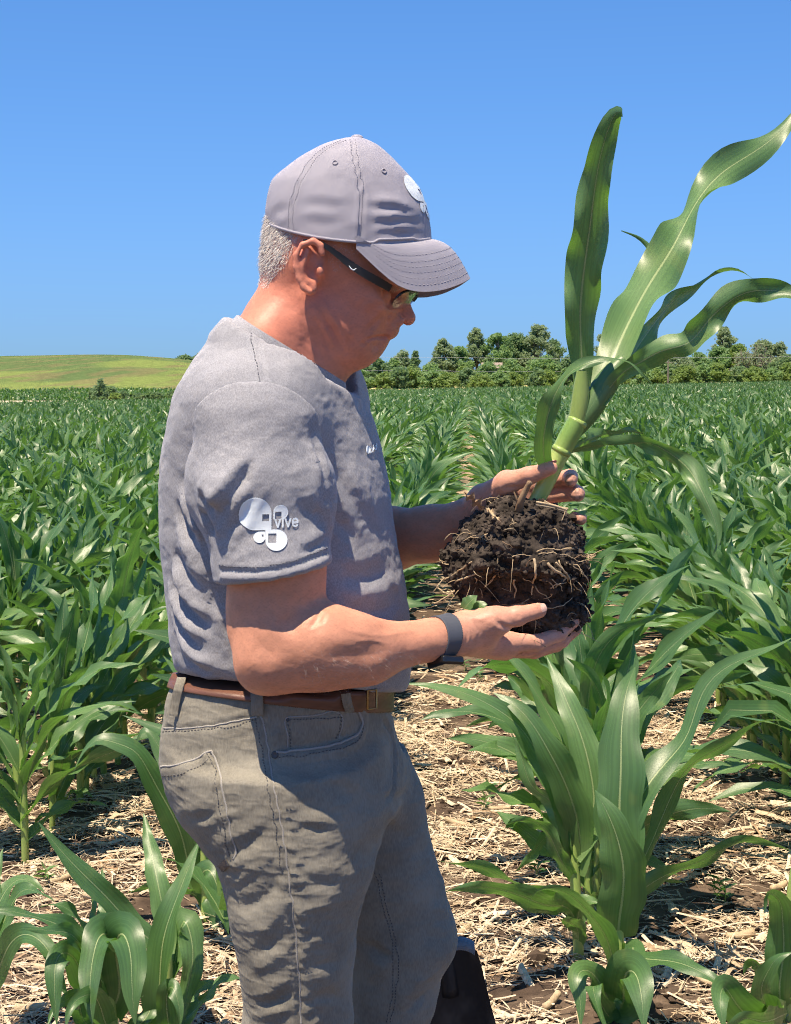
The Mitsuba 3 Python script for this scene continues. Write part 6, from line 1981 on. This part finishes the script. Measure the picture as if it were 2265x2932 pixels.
# ------------------------------------------------------------------ the spade behind his knee
SP_ = thing('spade', 'black spade blade with a dusty folded top standing in the straw behind the man\'s knee', 'spade')
mat('mat_spade', lambda p, n, uv: mix((0.010, 0.010, 0.011), (0.055, 0.046, 0.038), sstep(.55, .85, fbm(p.x * 30, p.y * 30, p.z * 14, 4))), 0.5, 0.5)
mat('mat_dust', lambda p, n, uv: mix((0.14, 0.15, 0.16), (0.27, 0.27, 0.27), fbm(p.x * 90, p.y * 90, p.z * 90, 3)), 0.8, 0.3)
mat('mat_shaft', lambda p, n, uv: mix((0.25, 0.16, 0.09), (0.40, 0.28, 0.17), fbm(p.x * 60, p.y * 60, p.z * 6, 3)), 0.6, 0.4)
ys = 2.62
rowsS = [(2716, 1225, 1352), (2724, 1210, 1366), (2760, 1206, 1377), (2820, 1200, 1391), (2880, 1196, 1406), (2932, 1194, 1420), (3040, 1196, 1446), (3200, 1198, 1470), (3380, 1206, 1486), (3500, 1236, 1462), (3570, 1280, 1420), (3630, 1330, 1370)]
na = 15
fr, bk = [], []
for r_, l_, x_ in rowsS:
    a_, b2_ = P(l_, r_, ys), P(x_, r_, ys)
    s_ = np.linspace(-1, 1, na)
    row = a_ + (b2_ - a_) * ((s_ + 1) / 2)[:, None]
    row[:, 1] += .014 * (1 - s_ ** 2)
    fr.append(row); bk.append(row + [0, .003, 0])
V_ = np.vstack([np.array(fr).reshape(-1, 3), np.array(bk).reshape(-1, 3)])
nl_ = len(rowsS)
F1_ = grid_faces(nl_, na)
ed = np.r_[np.arange(na), np.arange(1, nl_) * na + na - 1, (nl_ - 1) * na + np.arange(na - 2, -1, -1), np.arange(nl_ - 2, 0, -1) * na]
e2_ = np.stack([ed, np.roll(ed, -1)], 1); m0_ = nl_ * na
put(SP_ + '__blade', (V_, np.vstack([F1_, F1_[:, ::-1] + m0_, np.stack([e2_[:, 0], e2_[:, 1], e2_[:, 1] + m0_], 1), np.stack([e2_[:, 0], e2_[:, 1] + m0_, e2_[:, 0] + m0_], 1)])), 'mat_spade', smooth=35)
tr_ = []
for o_, h_ in ((-.002, -.010), (-.004, -.002), (.004, .004), (.018, .006), (.030, .003), (.031, -.003), (.018, .001), (.002, -.004)):
    a_, b2_ = P(1214, 2718, ys), P(1360, 2718, ys)
    s_ = np.linspace(-1, 1, na)
    row = a_ + (b2_ - a_) * ((s_ + 1) / 2)[:, None] + [0, o_, h_]
    row[:, 1] += .014 * (1 - s_ ** 2); row[:, 2] += .006 * (1 - s_ ** 4) - .004 * np.exp(-((s_ - .1) / .25) ** 2)
    tr_.append(row)
put(SP_ + '__tread', (np.array(tr_).reshape(-1, 3), grid_faces(8, na)), 'mat_dust')
put(SP_ + '__socket', tube(np.array([P(1290, 2850, ys + .02), P(1276, 2760, ys + .025), P(1235, 2640, ys + .03), P(1190, 2540, ys + .03)]), [.016, .019, .021, .019], 12, n=16), 'mat_spade')
put(SP_ + '__shaft', tube(np.array([P(1200, 2560, ys + .03), P(1000, 2120, ys + .04)]), [.0165, .0165], 12, n=8), 'mat_shaft')

# ------------------------------------------------------------------ distinct stalk pieces and seedlings on the ground
mat('mat_stalk_dry', lambda p, n, uv: mix((0.34, 0.25, 0.15), (0.60, 0.48, 0.31), fbm(p.x * 60, p.y * 60, p.z * 60, 3)), 0.65, 0.4)
r = np.random.default_rng(61)
STK = [(1900, 2760, 60, .3, 11), (1760, 2420, 90, -.5, 9), (2120, 2700, 80, .2, 12), (1330, 2680, 55, 1.2, 11), (1310, 2360, 70, -.3, 10), (1480, 2060, 70, .4, 9), (150, 2760, 110, -.2, 10), (300, 2560, 120, -.1, 13), (60, 2650, 80, .5, 10),
       (420, 2480, 90, -.6, 9), (1960, 2480, 70, -.35, 9), (2230, 2560, 60, .6, 10), (1420, 2320, 80, -.25, 8), (1580, 2900, 70, .9, 9), (1330, 2130, 60, .3, 8), (180, 2500, 70, .7, 9), (90, 2870, 90, .15, 11), (2020, 2860, 60, -.8, 9)]
for x, y, L_, a_, rr_ in STK:
    ang = math.atan((y - CY) / FPX) + PITCH
    Y_ = EYE / math.tan(ang)
    c = P(x, y, Y_)
    c[2] = float(gfine(c[0:1], c[1:2])[0]) + .016
    d = np.array([math.cos(a_), math.sin(a_) * 1.6, r.normal() * .08])
    k_ = L_ * mpp(y, Y_) / 2
    t_ = np.linspace(-1, 1, 9)[:, None]
    q = c + d * k_ * t_ + np.array([0, 0, .004]) * t_ ** 2
    put('stalk_piece', tube(q, rr_ * .00085 * (1 + .15 * np.abs(np.sin(t_[:, 0] * 5))), 9), 'mat_stalk_dry', label='dry broken piece of old corn stalk lying in the straw', cat='corn stalk', group='old stalk pieces in the straw')
WD = [(1390, 2290), (1400, 2240), (2075, 2560), (2060, 2545), (130, 2480), (1370, 1905), (1330, 1870), (1540, 2480), (640, 2210)]
for i, (x, y) in enumerate(WD):
    Y_ = EYE / math.tan(math.atan((y + 30 - CY) / FPX) + PITCH)
    b = P(x, y + 30, Y_); b[2] = float(gfine(b[0:1], b[1:2])[0])
    k = thing('weed_seedling', 'small green weed seedling in the straw', 'weed', 'weed seedlings between the rows')
    put(k + '__stem', tube(np.array([b, b + [r.normal() * .01, 0, .035], b + [r.normal() * .015, 0, .06]]), [.0015, .0013, .0008], 6, n=8), 'mat_stalk')
    for j in range(7):
        az_ = j * 2.4 + r.random()
        s = b + [0, 0, .02 + .006 * j]
        d = np.array([math.cos(az_), math.sin(az_), .35])
        m, uv = hand_leaf([s, s + d * .018, s + d * .036 + [0, 0, -.004]], .018, (60, 60), 700 + i * 9 + j, nl=8, na=5, prof=[.15, .8, 1, .7, .1], ruf=.001)
        put(k + '__leaf', m, 'mat_leaf', uv=uv)
clear = np.ones(len(FP), bool)
for hx, hy, hr in HERO_AT:
    clear &= np.hypot(FP[:, 0] - hx, FP[:, 1] - hy) > hr
FP = FP[clear & (FP[:, 1] > np.where(FP[:, 0] < -.8, 4.65, np.where(FP[:, 0] > .9, 3.2, 3.9)))]
dist = np.hypot(FP[:, 0], FP[:, 1])
order = np.argsort(dist)
FP, dist = FP[order], dist[order]
px_ = CX + FPX * FP[:, 0] / (FP[:, 1] * CP + (EYE - .5) * SP)
inview = (px_ > -150) & (px_ < 2415)
hidden = (px_ > 500) & (px_ < 1060)
near_ids = np.nonzero(inview & ~hidden)[0][:286]
NEARSET = set(near_ids.tolist())


def stalk(base, top, h, size):
    z = np.linspace(0, 1, 7)[:, None]
    p = base + (top - base) * z
    r = (np.array([.0135, .013, .0145, .0125, .0135, .012, .010])) * size
    return tube(p, r, 8)


ORD = ['', 'first', 'second', 'third', 'fourth', 'fifth', 'sixth', 'seventh', 'eighth', 'ninth', 'tenth', 'eleventh', 'twelfth', 'thirteenth', 'fourteenth', 'fifteenth', 'sixteenth', 'seventeenth', 'eighteenth', 'nineteenth', 'twentieth']
ORD += ['twenty-' + x for x in ORD[1:10]] + ['thirtieth'] + ['thirty-' + x for x in ORD[1:10]] + ['fortieth'] + ['forty-' + x for x in ORD[1:10]]
seen = {}
for c, j in enumerate(near_ids):
    x, y, ri = FP[j]
    d = dist[j]
    pos = np.array([[x, y, ground_z(x, y)]])
    r = np.random.default_rng(5000 + int(j))
    prm, ht, size = plant_params(pos, r, 10)
    det = (18, 5) if d < 9 else (12, 5) if d < 15 else (9, 3)
    V, UV = blades(*prm, *det, r)
    left = px_[j] < 800
    rank = int(ri) if ri < 130 else int(ri) - 130
    if d < 5.2:
        where, grp = ('at the front edge of the field left of the man', 'nearest corn plants on the left') if left else ('beside the straw strip right of the man', 'nearest corn plants on the right')
    else:
        zone = 'middle' if d < 11 else 'far'
        side = 'left of the man' if left else 'right of the man'
        where, grp = f'in the {"rows" if d < 11 else "dense rows farther out"} {side}', f'{zone} corn plants {side}'
    lab = f'leafy green young corn plant {where}'
    key_ = (int(ri), left)
    seen[key_] = seen.get(key_, 0) + 1
    if d < 11 and seen[key_] < len(ORD):
        lab = f'{ORD[seen[key_]]} corn plant from the front in {ORD[rank + 1]} row {"left" if ri >= 130 else "right"} of gap{", left of man" if left else ""}'
    top = prm[0][-1] + [0, 0, .02]
    if d < 11.0:
        k = thing('corn_plant', lab, 'corn plant', grp)
        put(k + '__stalk', stalk(pos[0] - [0, 0, .02], top, ht[0], size[0]), 'mat_stalk')
        f = grid_faces(*det)
        for q in range(10):
            put(k + '__leaf', (V[q].reshape(-1, 3), f), 'mat_leaf', uv=UV[q].reshape(-1, 2))
    else:
        s = stalk(pos[0] - [0, 0, .02], top, ht[0], size[0])
        v = np.vstack([V.reshape(-1, 3), s[0]])
        uv = np.vstack([UV.reshape(-1, 2), np.tile([.3, .1], (len(s[0]), 1))])
        put('corn_plant', (v, np.vstack([blade_faces(10, *det), s[1] + V.size // 3])), 'mat_leaf', uv=uv, label=lab, cat='corn plant', group=grp)

rest = np.array([i for i in range(len(FP)) if i not in NEARSET and not (inview[i] and False)])
mv, mf, mu, off = [], [], [], 0
for lo, hi, k, det in ((0, 26, 10, (6, 3)), (26, 56, 8, (5, 2)), (56, 115, 6, (4, 2)), (115, 400, 3, (4, 2))):
    ids = rest[(dist[rest] >= lo) & (dist[rest] < hi)]
    if lo >= 115:
        ids = ids[rng.random(len(ids)) < .6]
    if not len(ids):
        continue
    pos = np.stack([FP[ids, 0], FP[ids, 1], ground_z(FP[ids, 0], FP[ids, 1])], 1)
    r = np.random.default_rng(77 + lo)
    kk = 10 if lo < 30 else 10
    prm, ht, size = plant_params(pos, r, 10)
    sel = np.tile(np.arange(10) >= 10 - k, len(ids))
    prm = [x[sel] for x in prm]
    if lo >= 115:
        prm[3] = prm[3] * 1.9
    elif lo >= 56:
        prm[3] = prm[3] * 1.35
    V, UV = blades(*prm, *det, r)
    mv.append(V.reshape(-1, 3).astype(np.float32)); mu.append(UV.reshape(-1, 2).astype(np.float32))
    mf.append(blade_faces(len(V), *det) + off)
    off += V.size // 3
put('corn_field', (np.vstack(mv), np.vstack(mf)), 'mat_leaf', uv=np.vstack(mu), label='dense green corn stretching to the far field edge', cat='corn field', kind='stuff')
# corn strip on the foot of the hill at far left
r = np.random.default_rng(9)
n = 3800
pos = np.stack([r.uniform(-75, -24, n), r.uniform(151, 202, n), np.zeros(n)], 1)
pos[:, 2] = np.maximum(hill_z(pos[:, 0], pos[:, 1]), ground_z(pos[:, 0], 142) - 9)
prm, ht, size = plant_params(pos, r, 10)
sel = np.tile(np.arange(10) >= 6, n)
prm = [x[sel] for x in prm]
prm[3] = prm[3] * 2.4
V, UV = blades(*prm, 4, 2, r)
put('corn_strip', (V.reshape(-1, 3), blade_faces(len(V), 4, 2)), 'mat_leaf', uv=UV.reshape(-1, 2), label='strip of corn at the foot of the hill beyond the dirt track', cat='corn field', kind='stuff')
# taller grass edge under the dry strip
r = np.random.default_rng(10)
n = 9000
x = r.uniform(-14, 60, n)
q = np.stack([x, 233.8 + r.random(n) * 3, 0 * x], 1)
q[:, 2] = ground_z(q[:, 0], 234) + .0
prm = [q, r.uniform(0, 6.28, n), r.uniform(.7, 1.25, n), np.full(n, .12), r.uniform(0, .3, n), r.uniform(.3, 1.4, n), np.full(n, 1.5), r.normal(0, .4, n)]
V, UV = blades(*prm, 4, 2, r)
put('grass_verge', (V.reshape(-1, 3), blade_faces(n, 4, 2)), 'mat_leaf', uv=UV.reshape(-1, 2), label='dark green grass verge along the far end of the corn', cat='grass', kind='stuff')

# ------------------------------------------------------------------ straw on the ground
def straw_col(p, n, uv):
    a = mikit.cell_rand(uv.x * 997.0, 3.0, 0.0)
    c = mix((0.42, 0.325, 0.21), (0.70, 0.60, 0.44), a)
    c = mix(c, mi.Color3f(0.30, 0.19, 0.10), sstep(.86, .9, mikit.cell_rand(uv.x * 997.0, 9.0, 0.0)) * .8)
    return c * (0.75 + 0.5 * noise(uv.y * 30, uv.x * 700, 0.0))


mat('mat_straw', straw_col, 0.7, 0.35)


def straw(n, rng, xr, yr, Lr, Wr, lift, wedge=True):
    x, y = rng.uniform(*xr, n), rng.uniform(*yr, n)
    keep = (np.abs(x) < .29 * y + .5) == wedge
    x, y = x[keep], y[keep]
    clump = meshkit.fbm(np.stack([x * 3.2, y * 3.2, x * 0], -1), 3, 21)
    keep = rng.random(len(x)) < np.clip((clump - .26) * 4.2, .10, 1)
    x, y = x[keep], y[keep]
    n = len(x)
    z = gfine(x, y) + rng.uniform(0.001, lift, n) * (0.3 + clump[keep])
    a = rng.uniform(0, 6.28, n)
    e = rng.normal(0, .16, n)
    d = np.stack([np.cos(a) * np.cos(e), np.sin(a) * np.cos(e), np.sin(e)], -1)
    s = unit(np.cross(d, np.stack([rng.normal(0, .25, n), rng.normal(0, .25, n), np.ones(n)], -1)))
    u = np.cross(s, d)
    L = (rng.uniform(0, 1, n) ** 1.8 * (Lr[1] - Lr[0]) + Lr[0])[:, None] / 2
    W = (rng.uniform(0, 1, n) ** 1.5 * (Wr[1] - Wr[0]) + Wr[0])[:, None] / 2
    h = W * .55
    c = np.stack([x, y, z + .004], -1)
    bow = u * L * rng.normal(0, .12, n)[:, None]
    V = []
    for t, b in ((-1, 0), (0, 1), (1, 0)):
        for ss, hh in ((-1, 0), (0, 1), (1, 0)):
            V.append(c + d * L * t + s * W * ss + u * h * hh + bow * b)
    V = np.stack(V, 1)
    f = []
    for i in (0, 3):
        for j in (0, 1):
            f += [[i + j, i + j + 3, i + j + 4], [i + j, i + j + 4, i + j + 1]]
    f += [[0, 1, 2], [6, 8, 7]] if Wr[1] > .007 else []
    F = (np.array(f)[None, :, ::-1] + (np.arange(n) * 9)[:, None, None]).reshape(-1, 3)
    uid = rng.random(n)
    uv = np.stack([np.repeat(uid[:, None], 9, 1), np.tile([0, 0, 0, .5, .5, .5, 1, 1, 1], (n, 1))], -1)
    return V.reshape(-1, 3), F, uv.reshape(-1, 2)


r = np.random.default_rng(31)
V1 = straw(70000, r, (-2.6, 2.6), (2.9, 7.5), (.010, .07), (.0015, .006), .018)
V2 = straw(7000, r, (-2.6, 2.6), (2.9, 7.5), (.05, .22), (.004, .012), .024)
V3 = straw(34000, r, (-6, 6), (7.0, 20), (.03, .16), (.005, .018), .02)
V4 = straw(3000, r, (-2.6, 2.6), (2.9, 7.5), (.03, .14), (.010, .026), .014)
V5 = straw(34000, r, (-2.6, 2.6), (2.9, 7.5), (.03, .13), (.0008, .0025), .030)
V6 = straw(20000, r, (-4.2, 3.6), (-.5, 9), (.03, .17), (.003, .011), .022, False)
m = cat_meshes([(a[0], a[1]) for a in (V1, V2, V3, V4, V5, V6)])
put('straw_litter', m, 'mat_straw', smooth=False, uv=np.vstack([a[2] for a in (V1, V2, V3, V4, V5, V6)]), label='pale chopped straw and stalk pieces scattered over dark soil', cat='straw', kind='stuff')
# soil crumbs among the straw
r = np.random.default_rng(32)
n = 8000
x, y = r.uniform(-2.2, 2.2, n), r.uniform(2.9, 7.5, n)
s = r.uniform(.003, .013, n) * (1 + (r.random(n) > .96) * 1.5)
ico = trimesh.creation.icosphere(subdivisions=0)
b = np.array(ico.vertices)
v = b[None] * s[:, None, None] * (1 + r.uniform(-.35, .35, (n, len(b), 1))) * [1, 1, .75] + np.stack([x, y, gfine(x, y) + s * .3], -1)[:, None]
put('soil_crumbs', (v.reshape(-1, 3), (np.array(ico.faces)[None] + (np.arange(n) * len(b))[:, None, None]).reshape(-1, 3)), 'mat_soil', smooth=False, label='loose dark soil crumbs between the straw', cat='soil', kind='stuff')
